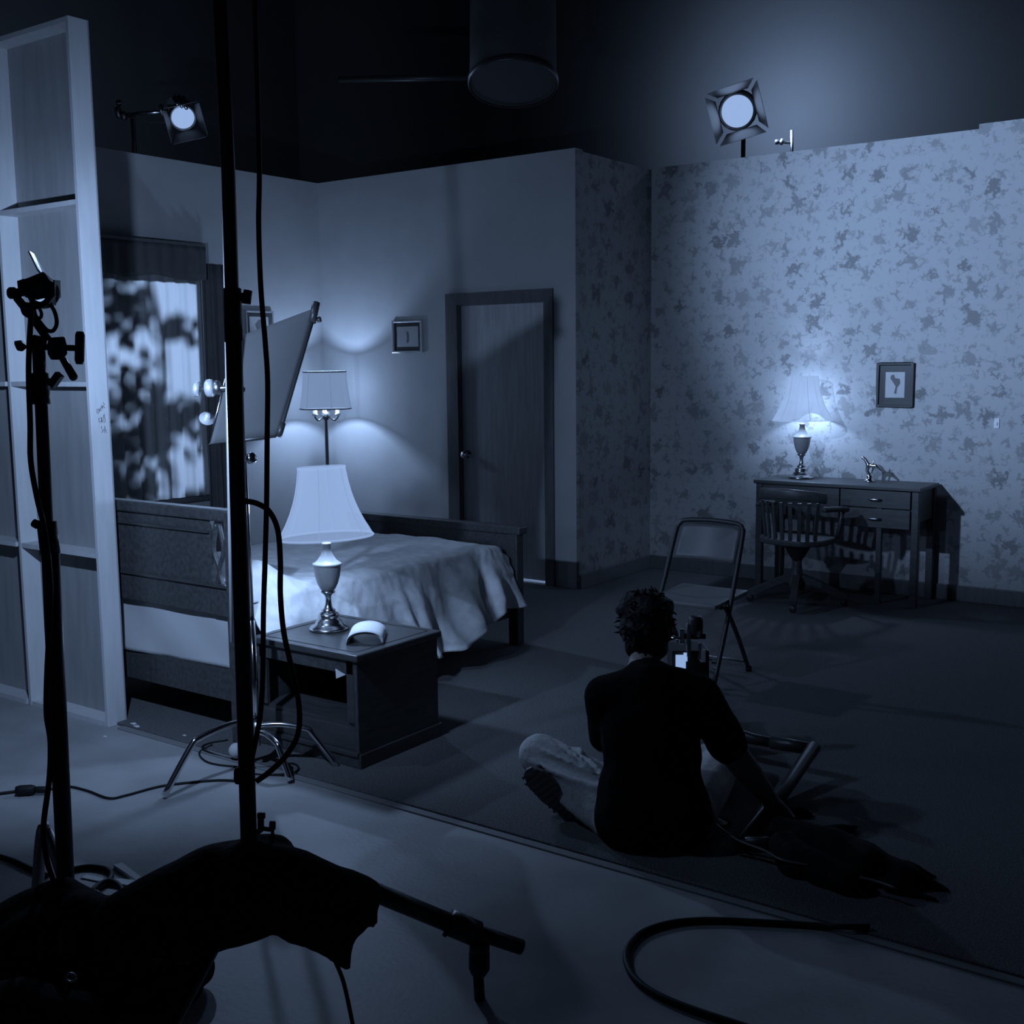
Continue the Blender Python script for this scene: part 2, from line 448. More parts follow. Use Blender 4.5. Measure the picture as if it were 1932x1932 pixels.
MB().box((XL, 5.462, WZ1 + .0), (XL + .168, 5.47, WZ1 + .225)).build('valance_end', M['drape'], va)

# branch with leaves outside the window, lit from behind
tr = thing('tree_branch', 'leafy branch outside the window whose shadow falls on the sheer curtain', 'branch', (XL - .5, 5.0, 0))
bt = MB(); TX = XL - .42
trunk = [(TX, 5.12, .0), (TX, 5.15, .7), (TX, 5.07, 1.3), (TX, 5.12, 1.7), (TX, 5.02, 2.2), (TX, 5.0, 2.5)]
bt.tube(curve(trunk), .022, 8)
lf = MB(); rr = random.Random(5)
def leafy(c, n, sp, s0):
    for i in range(int(n * 1.7)):
        p = V(c) + V((rr.gauss(0, .03), rr.gauss(0, sp[0]), rr.gauss(0, sp[1])))
        a = rr.uniform(0, 2 * PI); L = s0 * rr.uniform(.7, 1.5); W = L * .38
        d = V((rr.uniform(-.3, .3), math.cos(a), math.sin(a))); e = V((rr.uniform(-.3, .3), -math.sin(a), math.cos(a)))
        lf.add([p, p + d * L * .5 + e * W, p + d * L, p + d * L * .5 - e * W], [(0, 1, 2, 3)])
for q, c, n, sp in ((((5.1, 1.35), (4.92, 1.5), (4.72, 1.62)), (4.92, 1.5), 26, (.13, .07)), (((5.1, 1.25), (5.3, 1.38), (5.5, 1.42)), (5.28, 1.36), 34, (.12, .06)),
                    (((5.08, 1.75), (4.9, 1.95), (4.72, 2.05)), (4.85, 1.97), 46, (.11, .10)), (((5.14, .8), (4.95, .95), (4.75, 1.0)), (4.85, .95), 44, (.12, .10)),
                    (((5.14, .75), (5.3, .88), (5.48, .9)), (5.34, .84), 26, (.10, .06)), (((5.05, 1.8), (5.2, 1.88), (5.4, 1.86)), (5.2, 1.83), 14, (.1, .03)),
                    (((5.1, 1.3), (5.05, 1.28), (4.98, 1.22)), (5.05, 1.3), 60, (.10, .10)), (((5.1, 1.3), (4.9, 1.28), (4.7, 1.18)), (4.78, 1.15), 34, (.09, .09)),
                    (((4.7, 1.3), (4.6, 1.4), (4.5, 1.5)), (4.60, 1.4), 50, (.12, .22)), (((4.7, 1.0), (4.6, .9), (4.5, .9)), (4.6, .9), 40, (.12, .15)), (((4.72, 2.05), (4.6, 2.0), (4.5, 2.0)), (4.58, 1.98), 40, (.12, .12))):
    bt.tube(curve([(TX, y, z) for y, z in q]), .008, 6)
    leafy((TX, *c), n, sp, .075)
bt.build('stem', M['leaf'], tr); lf.build('foliage', M['leaf'], tr)
lamp('light_outside_window', 'SPOT', (XL - 2.1, 4.95, 1.75), E_WINDOW, aim=(XL, 5.08, 1.40), size=.135, angle=52, blend=.2)

# the wooden flat standing at the left, seen from its back
FY0, FY1, FX = 3.0, 3.092, -4.402
ft = thing('wooden_flat', 'tall wooden scenery flat seen from its back, brightly lit at one edge', 'set wall', (FX - .6, 3.05, 0))
MB().box((-6.75, FY1, 0), (FX, FY1 + .006, 3.045)).build('plywood_skin', M['ply'], ft)
for x in (FX - .02, FX - .622, FX - 1.24, FX - 1.84):
    MB().box((x, FY0, 0), (x + .02, FY1, 3.045)).build('stile', M['pine'], ft, bevel=.0015)
for z in (0, .764, 1.516, 2.284, 3.023):
    for k in range(3):
        x1 = FX - .02 - k * .61
        MB().box((x1 - .582 - (.02 if k else .0), FY0 + .002, z), (x1 - (.02 if k else 0), FY1, z + .021)).build('toggle_rail', M['pine'], ft)
# pencilled scribble on the flat edge
sc = MB(); X = FX + .0006
def stroke(pts):
    sc.tube([(X, FY0 + .023 + u * .058, 1.455 - v * .15) for u, v in pts], .0011, 5)
for s in ([(.30, .26), (.18, .24), (.16, .34), (.28, .38), (.34, .30), (.30, .24)], [(.38, .32), (.42, .22), (.48, .30)], [(.50, .18), (.54, .30)], [(.58, .14), (.62, .24), (.66, .14), (.70, .22)],
          [(.74, .06), (.84, .12), (.74, .16), (.86, .22)],
          [(.26, .52), (.34, .50), (.26, .56), (.36, .64), (.40, .58)], [(.46, .48), (.56, .64)], [(.56, .48), (.48, .62)],
          [(.70, .42), (.80, .40), (.80, .48), (.70, .50), (.70, .42)], [(.68, .52), (.62, .60), (.74, .64), (.84, .58), (.78, .50)],
          [(.48, .74), (.48, .82)], [(.54, .86), (.64, .84), (.56, .90), (.46, .92)], [(.70, .94), (.76, .74), (.88, .94)], [(.72, .86), (.84, .86)]): stroke(s)
sc.build('handwriting', M['ink'], ft)

# ventilation duct overhead, pipe
du = thing('air_duct', 'dark round ventilation duct hanging from the ceiling', 'duct', P(968, 163, 7.2))
c = P(968, 158, 7.2)
ax = (P(968, -300, 7.5) - c).normalized()
R = ax.to_track_quat('Z', 'Y').to_matrix()
MB().lathe([(.27, 0), (.27, 2.6)], c, R, n=48).build('duct_pipe', mat('painted_duct', 0.05, 0.7, var=.2, scale=4, spec=.2), du, solid=.004)
MB().lathe([(.275, -.01), (.281, 0), (.281, .03), (.275, .035)], c, R, n=48).build('duct_collar', M['black'], du, solid=.003)
MB().lathe([(.0, .012), (.268, .012)], c, R, n=48).build('duct_cap', mat('duct_inside', 0.06, 0.8, spec=.1), du)
tag(MB().tube([P(640, 150, 8.2), P(900, 146, 8.0)], .022).build('ceiling_pipe', M['black']), 'dark lighting pipe beside the ventilation duct', 'pipe')

# ================================================================== furniture
CZ = Z0
# bed -------------------------------------------------------------
BX0, BX1, BY0, BY1 = -4.98, -3.74, 3.17, 5.24
bed = thing('bed', 'dark wooden bed with solid headboard and footboard', 'bed', (-4.36, 4.2, CZ))
hb = MB()
hb.box((BX0, BY0, .55), (-3.86, BY0 + .03, .955))
h0 = hb.build('headboard', M['wood'], bed, bevel=.004)
MB().box((BX0 - .02, BY0 - .015, .955), (BX1 + .05, BY0 + .05, 1.005)).build('top_rail', M['wood'], h0, bevel=.008)
MB().box((BX0, BY0 - .012, .90), (-3.86, BY0, .912)).build('moulding', M['wood2'], h0)
MB().box((BX0, BY0 - .012, .672), (BX1, BY0 + .03, .684)).build('moulding', M['wood2'], h0)
MB().box((-3.86, BY0, .55), (BX1, BY0 + .03, .672)).build('lower_panel', M['wood'], h0)
for dx, sg in ((-3.845, 1), (-3.805, -1), (-3.765, 1)):
    MB().tube(curve([(dx, BY0 + .015, .675), (dx + .02 * sg, BY0 + .015, .74), (dx - .012 * sg, BY0 + .015, .83), (dx + .01 * sg, BY0 + .015, .94)]), .011, 8).build('spindle', M['wood'], h0)
for x in (BX0 - .02, BX1 - .01):
    MB().box((x, BY0 - .02, CZ), (x + .065, BY0 + .05, 1.0)).build('post', M['wood'], bed, bevel=.006)
fb = MB().box((BX0, BY1 - .03, .20), (BX1, BY1, .645)); f0 = fb.build('footboard', M['wood'], bed, bevel=.004)
MB().box((BX0 - .03, BY1 - .055, .645), (BX1 + .05, BY1 + .025, .69)).build('top_rail', M['wood'], f0, bevel=.008)
for x in (BX0 - .02, BX1 - .04):
    MB().box((x, BY1 - .045, CZ), (x + .065, BY1 + .02, .66)).build('post', M['wood'], bed, bevel=.006)
for x in (BX0 + .01, BX1 - .045):
    MB().box((x, BY0 + .03, .17), (x + .028, BY1 - .03, .31)).build('side_rail', M['wood'], bed, bevel=.004)
MB().box((BX0, BY0 + .03, .17), (BX1, BY0 + .055, .31)).build('end_rail', M['wood'], bed)
mt = MB().box((BX0 + .04, BY0 + .06, .30), (BX1 - .03, BY1 - .07, .585)).build('mattress', M['sheet'], bed, bevel=.05, seg=4)

# sheet wrapped over the head end
def shfn(u, v):
    x = BX0 + .02 + (BX1 - BX0 - .02) * u
    if v < .4: y = BY0 + .052 + .10 * (1 - v / .4); z = .594
    else:
        t = (v - .4) / .6; y = BY0 + .047 - .012 * t; z = .594 - .285 * t
        y -= .006 + .005 * math.sin(9 * u + 4 * t) * t + .004 * math.sin(17 * u - 5 * t)
        z -= .006 * math.sin(u * 5) * t
    return (x, y, z + .004 * noise.noise((x * 8, y * 8, z * 8)))
bsh = tag(MB().grid(shfn, 60, 30).build('bed_sheet', M['sheet'], solid=.003), 'white sheet tucked over the head end of the bed', 'sheet')
def cfn(u, v):
    y = 3.20 + .24 * u; z = .585 - (.25 - .05 * u) * v
    return (BX1 - .022 + .02 * math.sin(u * 6 + 3 * v) * v + .016 * noise.noise((y * 14, z * 14, 2)), y, z + .02 * math.sin(u * 5) * v)
MB().grid(cfn, 20, 20).build('corner_fold', M['sheet'], bsh, solid=.003)
# pillow with rumpled case at the near head corner
def pillow(c, L, W, H, name, rz=0):
    def fn(u, v):
        a = u * 2 * PI; t = (v - .5) * PI
        sx = math.copysign(abs(math.cos(a)) ** .55, math.cos(a)); sy = math.copysign(abs(math.sin(a)) ** .55, math.sin(a))
        k = abs(math.cos(t)) ** .6
        p = V((sx * L * k, sy * W * k, H * math.sin(t)))
        p += V((1, 1, 1)) * .012 * noise.noise(p * 9)
        return Matrix.Rotation(rz, 3, 'Z') @ p + V(c)
    return MB().grid(fn, 40, 18).build(name, M['sheet'])
tag(pillow((-4.16, 3.42, .655), .24, .15, .06, 'pillow', .1), 'white pillow behind the headboard end nearest the nightstand', 'pillow')
tag(pillow((-4.68, 3.42, .655), .24, .15, .06, 'pillow', -.05), 'white pillow at the window side of the bed', 'pillow')

# bedspread: over the top, falling in folds at the near side
def spfn(u, v):
    y = 3.275 + 1.895 * v
    topw = 1.10; drop = (.20 if v < .08 else .20 + .17 * min(1, (v - .08) / .1)) + .07 * math.exp(-((v - .60) / .16) ** 2) + .015 * math.sin(v * 23) - .5 * max(0, v - .80)
    s = u * (topw + .36)                                        # cloth length across
    foot = max(0, (v - .86) / .14)
    crown = .612 - .07 * foot ** 2 + .010 * noise.noise((s * 5, y * 5, 0)) + .004 * noise.noise((s * 17, y * 17, 0)) + (.125 * math.exp(-((y - 3.43) / .15) ** 2) if s < topw - .12 else .125 * math.exp(-((y - 3.43) / .15) ** 2) * max(0, 1 - (s - topw + .12) / .12))
    if s < topw:
        x = BX0 + .13 + s; z = crown + .012 * math.sin(PI * s / topw)
        e = max(0, (s - topw + .08) / .08); z -= .022 * e * e
        return (x, y, z)
    t = (s - topw) / .36; dz = t * drop
    x = BX0 + .13 + topw + .028 * min(1, t * 3)
    am = .045 * min(1, t * 1.3) * (.35 + .65 * min(1, max(0, (v - .12) * 2.2)))
    x += .11 * t * t * (1 - .8 * max(0, (v - .62) / .38)) + .010 * noise.noise((y * 9, t * 4, 5)) + .005 * noise.noise((y * 26, t * 9, 5)) + am * (math.sin(y * 19 + 2.6 * t + 1.1 * math.sin(y * 5)) * (.6 + .4 * math.sin(y * 4.3)) + .45 * math.sin(y * 41 + 1 - 3 * t)) + .03 * t
    yy = y + .03 * t * math.sin(y * 11)
    return (x, yy, crown - .022 - dz + .012 * math.sin(y * 23) * t)
tag(MB().grid(spfn, 110, 200).build('bedspread', M['spread'], solid=.004), 'grey rumpled bedspread hanging in folds over the bed', 'bedspread')

# nightstand ------------------------------------------------------
NX0, NX1, NY0, NY1, NZ = -3.655, -3.075, 3.215, 3.71, .475
ns = thing('nightstand', 'dark wooden nightstand with open shelf beside the bed', 'nightstand', ((NX0 + NX1) / 2, (NY0 + NY1) / 2, CZ))
tp = MB().box((NX0 - .01, NY0 - .018, NZ - .028), (NX1 + .018, NY1 + .01, NZ)).build('top', M['wood2'], ns, bevel=.006)
il = MB(); a, b = .03, .005
for lo, hi in (((NX0 + a, NY0 + a - .01, NZ), (NX1 - a, NY0 + a - .01 + b, NZ + .0012)), ((NX0 + a, NY1 - a, NZ), (NX1 - a, NY1 - a + b, NZ + .0012)),
               ((NX0 + a, NY0 + a - .01, NZ), (NX0 + a + b, NY1 - a, NZ + .0012)), ((NX1 - a, NY0 + a - .01, NZ), (NX1 - a + b, NY1 - a, NZ + .0012))): il.box(lo, hi)
il.build('inlay_line', M['rubber'], tp)
for x in (NX0, NX1 - .02): MB().box((x, NY0 + .0, CZ), (x + .02, NY1, NZ - .028)).build('side_panel', M['wood'], ns, bevel=.003)
MB().box((NX0 + .02, NY1 - .015, CZ + .03), (NX1 - .02, NY1, NZ - .028)).build('back_panel', M['wood'], ns)
MB().box((NX0 + .02, NY0 + .012, .172), (NX1 - .02, NY1 - .015, .19)).build('shelf', M['wood2'], ns)
for x in (NX0 + .02, NX1 - .06): MB().box((x, NY0 + .0, .19), (x + .04, NY0 + .02, NZ - .028)).build('stile', M['wood2'], ns, bevel=.003)
MB().box((NX0 + .02, NY0 + .0, NZ - .085), (NX1 - .02, NY0 + .018, NZ - .028)).build('apron', M['wood'], ns)
MB().box((NX0 + .02, NY0 + .004, .078), (NX1 - .02, NY0 + .02, .172)).build('drawer_front', M['wood2'], ns, bevel=.003)
MB().box((NX0, NY0 - .012, .058), (NX1 + .002, NY0 + .012, .078)).build('moulding', M['wood2'], ns, bevel=.004)
MB().box((NX0 + .0, NY0 - .004, CZ), (NX1 + .006, NY0 + .02, .058)).box((NX1, NY0 - .004, CZ), (NX1 + .012, NY1 + .01, .07)).build('plinth', M['wood'], ns, bevel=.003)
tag(MB().prism([(NX1 - .115, NY0 - .002, .402), (NX1 - .062, NY0 - .002, .385), (NX1 - .112, NY0 - .002, .362)], (.0, .004, 0)).build('paper_tag', M['white']), 'white paper scrap tucked under the nightstand top', 'paper')

# table lamps -----------------------------------------------------
def table_lamp(name, label, loc, tilt, energy, sr0=.100, sr1=.200):
    x, y, z = loc
    t = thing(name, label, 'lamp', loc)
    A = V(loc)
    MB().lathe([(0, 0), (.084, 0), (.086, .008), (.080, .014), (.066, .020), (.058, .030), (.054, .040), (.046, .046), (.042, .056), (.045, .062), (.040, .070), (.028, .078)], A).build('base', M['brass'], t)
    MB().lathe([(.028, .078), (.031, .084), (.020, .092), (.014, .110), (.012, .130), (.014, .146), (.022, .156), (.030, .160), (.030, .166), (.024, .170)], A).build('stem', M['brass'], t)
    MB().lathe([(.024, .170), (.032, .176), (.044, .200), (.053, .232), (.057, .262), (.057, .276)], A).build('urn', M['ceramic'], t)
    MB().lathe([(.057, .276), (.063, .280), (.063, .286), (.054, .290), (.040, .302), (.026, .324), (.019, .345), (.017, .365), (.020, .368), (.020, .374), (.012, .378), (.0, .378)], A).build('neck', M['ceramic'], t)
    R = Matrix.Rotation(tilt, 3, 'Y')
    C0 = A + V((0, 0, .40))
    prof = [(sr1 + (sr0 - sr1) * q, h) for q, h in ((0, 0), (.15, .03), (.32, .06), (.51, .10), (.69, .147), (.815, .19), (.92, .24), (1, .295))]
    sh = MB().lathe(prof, C0, R, n=48).build('lamp_shade', M['shade'], t)
    for k in range(6):
        a = 2 * PI * k / 6 - .93
        s = MB().tube([R @ V(((r + .001) * math.cos(a), (r + .001) * math.sin(a), q)) + C0 for r, q in prof], .0016, 6)
        s.build('seam', M['shade_seam'], sh)
    MB().lathe([(sr1, -.004), (sr1 + .003, 0), (sr1, .006)], C0, R, n=48).build('trim_band', M['shade'], sh)
    MB().lathe([(sr0, .288), (sr0 + .003, .295), (sr0, .30)], C0, R, n=48).build('trim_band', M['shade'], sh)
    lamp('bulb_light', 'POINT', C0 + V((0, 0, .12)), energy, t, size=.035)
    return t
BL = F(621, 1187, NZ)
table_lamp('table_lamp', 'glowing white bell shade lamp on the nightstand', BL, math.radians(-3), E_BED)
DL = V((-3.02, 7.60, .787))
table_lamp('table_lamp', 'glowing white bell shade lamp on the desk', DL, 0, E_DESK)

# open book face down on the nightstand
bk = thing('book', 'open paperback lying face down on the nightstand', 'book', F(692, 1205, NZ))
B = bk.location; RB = Matrix.Rotation(math.radians(38), 3, 'Z')
def arch(r, h, y0, y1, t):
    def fn(u, v):
        a = PI * u
        return RB @ V((-r * math.cos(a), y0 + (y1 - y0) * v, h * math.sin(a) ** .8 + t)) + B
    return MB().grid(fn, 20, 4)
arch(.074, .050, -.10, .10, .002).build('cover', M['white'], bk, solid=.003)
arch(.068, .043, -.09, .095, .001).build('pages', mat('page_block', .5, .9), bk, solid=.006)
MB().grid(lambda u, v: RB @ V((.066 * math.cos(.62 - .4 * u) + .003, -.05 + .07 * v, .050 * math.sin(.62 - .4 * u) ** .8 + .006)) + B, 4, 4).build('cover_picture', M['ink'], bk)

# floor lamp in the corner ------------------------------------------
FLX, FLY = -6.38, 6.41
fl = thing('floor_lamp', 'tall floor lamp with panelled drum shade in the corner behind the bed', 'lamp', (FLX, FLY, CZ))
A = V((FLX, FLY, 0))
MB().lathe([(0, CZ), (.15, CZ), (.15, CZ + .02), (.10, CZ + .04), (.04, CZ + .06), (.015, CZ + .10), (.015, 1.17), (.03, 1.18), (.04, 1.21), (.028, 1.235), (.012, 1.24)], A).build('pole', M['dull'], fl)
for k in range(3):
    a = k * 2 * PI / 3 + .35; dx, dy = math.cos(a), math.sin(a)
    o = MB().tube(curve([A + V((dx * .03, dy * .03, 1.20)), A + V((dx * .07, dy * .07, 1.175)), A + V((dx * .10, dy * .10, 1.20)), A + V((dx * .10, dy * .10, 1.215))]), .008, 8).build('lamp_arm', M['brass'], fl)
    MB().lathe([(.0, 1.212), (.022, 1.212), (.022, 1.225), (.017, 1.227), (.017, 1.255), (0, 1.255)], A + V((dx * .10, dy * .10, 0)), n=12).build('candle_socket', M['white'], o)
sp_ = [(.198, 1.262), (.186, 1.33), (.176, 1.40), (.168, 1.48), (.164, 1.545)]
s0 = MB().lathe(sp_, A, n=48).build('lamp_shade', M['shade2'], fl)
for k in range(6):
    a = 2 * PI * k / 6 - .55
    MB().tube([A + V(((r + .001) * math.cos(a), (r + .001) * math.sin(a), q)) for r, q in sp_], .002, 6).build('seam', M['dim_seam'], s0)
MB().lathe([(.164, 1.538), (.168, 1.545), (.164, 1.55)], A, n=48).build('trim_band', M['seam'], s0)
MB().lathe([(.198, 1.258), (.201, 1.262), (.198, 1.268)], A, n=48).build('trim_band', M['seam'], s0)
lamp('bulb_light', 'POINT', A + V((0, 0, 1.40)), E_FLOORLAMP, fl, size=.03)

# pictures ---------------------------------------------------------
def picture(name, label, c, wd, ht, n, blotch, fm, fw=.016, mw=.045):
    """c centre on the wall, n = wall normal axis ('y' or 'x')"""
    t = thing(name, label, 'picture', c, 'small framed prints')
    def pt(u, v, o): return V(c) + (V((u, -o, v)) if n == 'y' else V((o, u, v)))
    f = MB()
    for u0, u1, v0, v1 in ((-wd, -wd + fw, -ht, ht), (wd - fw, wd, -ht, ht), (-wd + fw, wd - fw, -ht, -ht + fw), (-wd + fw, wd - fw, ht - fw, ht)):
        f.prism([pt(u0, v0, 0), pt(u1, v0, 0), pt(u1, v1, 0), pt(u0, v1, 0)], pt(0, 0, .022) - V(c))
    f.build('frame', fm, t, bevel=.004)
    MB().prism([pt(-wd + fw, -ht + fw, 0), pt(wd - fw, -ht + fw, 0), pt(wd - fw, ht - fw, 0), pt(-wd + fw, ht - fw, 0)], pt(0, 0, .008) - V(c)).build('mat_board', M['frame'], t)
    i = fw + mw
    MB().prism([pt(-wd + i, -ht + i, .008), pt(wd - i, -ht + i, .008), pt(wd - i, ht - i, .008), pt(-wd + i, ht - i, .008)], pt(0, 0, .002) - V(c)).build('print', M['picture'], t)
    MB().prism([pt(a, b, .0102) for a, b in blotch], pt(0, 0, .0006) - V(c)).build('drawing', mat('print_ink', .14, .8), t)
    return t
picture('picture_frame', 'silver framed print on the wall left of the door', (-5.828, YB, 1.803), .152, .122, 'y', [(-.01, -.05), (.012, -.04), (.016, .0), (.01, .035), (-.012, .04), (-.006, .0)], M['gilt'], mw=.03)
picture('picture_frame', 'silver framed print on the window wall, half hidden by the white panel', (XL, 6.085, 1.885), .14, .125, 'x', [(-.04, .02), (.0, .06), (.05, .04), (.03, -.02), (-.02, -.03)], M['gilt'], mw=.03)
picture('picture_frame', 'dark framed print on the floral wallpaper above the desk', (-2.45, YW, 1.424), .125, .146, 'y', [(-.03, .06), (-.01, .07), (.0, .045), (.03, .04), (.035, .01), (.015, -.02), (.01, -.06), (-.005, -.055), (.005, -.01), (-.015, .02), (-.03, .04)], M['frame'])
sw = thing('light_switch', 'small light switch plate on the floral wallpaper', 'switch', (-1.80, YW, 1.18))
MB().box((-1.816, YW - .006, 1.15), (-1.784, YW, 1.215)).build('plate', M['white'], sw, bevel=.002)
MB().box((-1.804, YW - .013, 1.172), (-1.796, YW - .006, 1.19)).build('toggle', M['white'], sw)

# desk -------------------------------------------------------------
QX0, QX1, QY0, QY1 = -3.25, -2.15, 7.37, 7.755
dk = thing('desk', 'dark wooden writing desk against the floral wallpaper', 'desk', (-2.7, 7.56, CZ))
MB().box((QX0 - .015, QY0 - .015, .762), (QX1 + .015, QY1, .787)).build('desk_top', M['deskwood'], dk, bevel=.005)
for x in (QX0, QX1 - .045):
    for y in (QY0, QY1 - .045): MB().box((x, y, CZ), (x + .045, y + .045, .762)).build('leg', M['deskwood'], dk, bevel=.004)
MB().box((QX1 - .27, QY0 + .01, CZ), (QX1 - .235, QY0 + .045, .762)).build('leg', M['deskwood'], dk, bevel=.004)
MB().box((QX0 + .045, QY0 + .008, .56), (QX1 - .52, QY0 + .026, .762)).build('apron', M['deskwood'], dk)
MB().box((QX0 + .045, QY1 - .03, .56), (QX1 - .045, QY1 - .01, .762)).build('back_panel', M['deskwood'], dk)
for x in (QX0 + .012, QX1 - .032): MB().box((x, QY0 + .045, .56), (x + .02, QY1 - .045, .762)).build('side_apron', M['deskwood'], dk)
MB().box((QX1 - .52, QY0 + .026, .51), (QX1 - .045, QY1 - .03, .755)).build('drawer_box', M['deskwood'], dk)
for z0, z1 in ((.645, .755), (.515, .635)):
    q = MB().box((QX1 - .51, QY0 + .004, z0), (QX1 - .055, QY0 + .026, z1)).build('drawer', M['deskwood'], dk, bevel=.003)
    MB().tube(curve([(QX1 - .32, QY0 + .004, (z0 + z1) / 2), (QX1 - .31, QY0 - .02, (z0 + z1) / 2), (QX1 - .25, QY0 - .02, (z0 + z1) / 2), (QX1 - .24, QY0 + .004, (z0 + z1) / 2)]), .006, 8).build('handle', M['brass'], q)
MB().box((QX0 + .10, QY0 - .003, .69), (QX0 + .135, QY0 + .008, .70)).build('keyhole_plate', M['brass'], dk)

# small metal figurine ----------------------------------------------
FG = V((-2.545, 7.60, .787))
fg = thing('figurine', 'small shiny metal figurine standing on the desk right of the lamp', 'figurine', FG)
MB().lathe([(0, 0), (.036, 0), (.036, .008), (.024, .016), (.018, .03), (.022, .04), (.012, .046)], FG, n=16).build('pedestal', M['chrome'], fg)
blob('figure', [(FG + V((.0, 0, .04)), .010, FG + V((-.018, 0, .075)), .011), (FG + V((-.018, 0, .075)), .012, FG + V((-.01, 0, .11)), .017), (FG + V((-.01, 0, .11)), .016, FG + V((-.03, 0, .145)), .012),
               (FG + V((-.03, 0, .145)), .012, FG + V((-.048, 0, .158)), .012), (FG + V((-.01, 0, .11)), .014, FG + V((.04, 0, .108)), .014), (FG + V((.04, 0, .108)), .013, FG + V((.085, 0, .07)), .006),
               (FG + V((.03, 0, .11)), .008, FG + V((.012, 0, .06)), .006), (FG + V((.02, 0, .12)), .006, FG + V((.022, 0, .145)), .004)], M['chrome'], fg, voxel=.004, smooth=2)

# swivel chair -------------------------------------------------------
SX, SY = -2.845, 7.12
sv = thing('swivel_chair', 'wooden slat back swivel chair tucked under the desk', 'chair', (SX, SY, CZ))
C = V((SX, SY, 0))
R0 = Matrix.Rotation(math.radians(-8), 3, 'Z')
def L(x, y, z): return C + R0 @ V((x, y, z))
def seatfn(r):
    return [L(math.copysign(abs(math.cos(a)) ** .75, math.cos(a)) * .23 * r, math.copysign(abs(math.sin(a)) ** .75, math.sin(a)) * .215 * r, .42) for a in [2 * PI * k / 40 for k in range(40)]]
MB().prism(seatfn(1), (0, 0, .04)).build('seat', M['deskwood'], sv, bevel=.012, seg=3)
MB().lathe([(0, .30), (.03, .30), (.05, .33), (.09, .40), (.12, .42), (0, .42)], C, n=20).build('swivel_plate', M['black'], sv)
MB().lathe([(0, .11), (.05, .11), (.055, .15), (.04, .20), (.03, .28), (.032, .30), (0, .30)], C, n=20).build('column', M['deskwood'], sv)
for k in range(4):
    a = k * PI / 2 + .45
    d = R0 @ V((math.cos(a), math.sin(a), 0))
    pts = curve([C + d * .03 + V((0, 0, .19)), C + d * .14 + V((0, 0, .15)), C + d * .27 + V((0, 0, .085)), C + d * .31 + V((0, 0, .07))])
    m = MB()
    for p, q in zip(pts[:-1], pts[1:]): m.bar(p, q, .045, .042)
    lg = m.build('leg', M['deskwood'], sv)
    e = C + d * .30
    MB().lathe([(0, -.012), (.022, -.012), (.026, 0), (.022, .012), (0, .012)], e + V((0, 0, CZ + .026)), Matrix.Rotation(PI / 2, 3, 'X'), n=14).tube([e + V((0, 0, .06)), e + V((0, 0, CZ + .03))], .007, 6).build('caster', M['black'], lg)
def backarc(t, z, r=.25): a = -PI / 2 + t; return L(math.sin(t) * r, -math.cos(t) * r * .88, z)
for k in range(9):
    t = -1.0 + 2.0 * k / 8
    a = backarc(t, .445, .215); b = backarc(t, .70, .245)
    MB().bar(a, b, .024, .012, up=(a - C).normalized()).build('back_slat', M['deskwood'], sv)
def rail(u, v):
    t = -1.25 + 2.5 * u; k = 2 * PI * v
    p = backarc(t, .725 + .03 * math.cos(t * 1.2) + .035 * math.sin(k), .247 + .012 * math.cos(k))
    return p
MB().grid(rail, 24, 12).build('crest_rail', M['deskwood'], sv)
for s in (-1, 1):
    MB().tube(curve([L(s * .235, -.10, .66), L(s * .27, .02, .655), L(s * .265, .15, .64)]), .018, 8).build('armrest', M['deskwood'], sv)
    MB().tube([L(s * .225, .10, .45), L(s * .262, .11, .645)], .013, 8).build('arm_post', M['deskwood'], sv)

# folding chair --------------------------------------------------------
KX, KY, S = -2.589, 4.941, .95
fc = thing('folding_chair', 'metal folding chair with padded back standing behind the seated person', 'chair', (KX, KY + .2, CZ))
def K(l, b, z): return V((KX + l * S, KY + b * S, CZ + z * S))
lp = [K(-.215, .0, .012), K(-.205, .22, .42), K(-.196, .37, .74), K(-.185, .395, .79), K(-.15, .405, .812), K(0, .41, .82), K(.15, .405, .812), K(.185, .395, .79), K(.196, .37, .74), K(.205, .22, .42), K(.215, 0, .012)]
MB().tube(curve(lp, 4), .0125, 10).build('frame_tube', M['black'], fc)
for s in (-1, 1):
    MB().tube(curve([K(s * .19, .13, .415), K(s * .19, .19, .40), K(s * .19, .33, .24), K(s * .19, .49, .012)], 5), .0115, 10).build('rear_leg', M['black'], fc)
    for (q, b) in ((.215, .0), (.19, .49)):
        MB().tube([K(s * q, b, 0), K(s * q, b + (.006 if q > .2 else -.004), .03)], .016, 10).build('foot_cap', M['rubber'], fc)
MB().tube([K(-.19, .455, .06), K(.19, .455, .06)], .007, 8).build('stretcher', M['dull'], fc)
MB().tube([K(-.205, .075, .15), K(.205, .075, .15)], .007, 8).build('stretcher', M['dull'], fc)
def kseat(u, v):
    return K(-.195 + .39 * u, .06 + .40 * v, .425 + .015 * v - .02 * math.sin(PI * u) * math.sin(PI * v))
MB().grid(kseat, 12, 12).build('seat', M['vinyl'], fc, solid=.022, bevel=.004)
def kback(u, v):
    x = -.178 + .356 * u; q = v ** 1
    z = .615 + .185 * v - .018 * (abs(2 * u - 1) ** 6) * (v if v > .5 else 0)
    return K(x, .315 + .085 * v + .028 * math.sin(PI * u), z)
MB().grid(kback, 16, 8).build('backrest', M['vinyl'], fc, solid=.014)

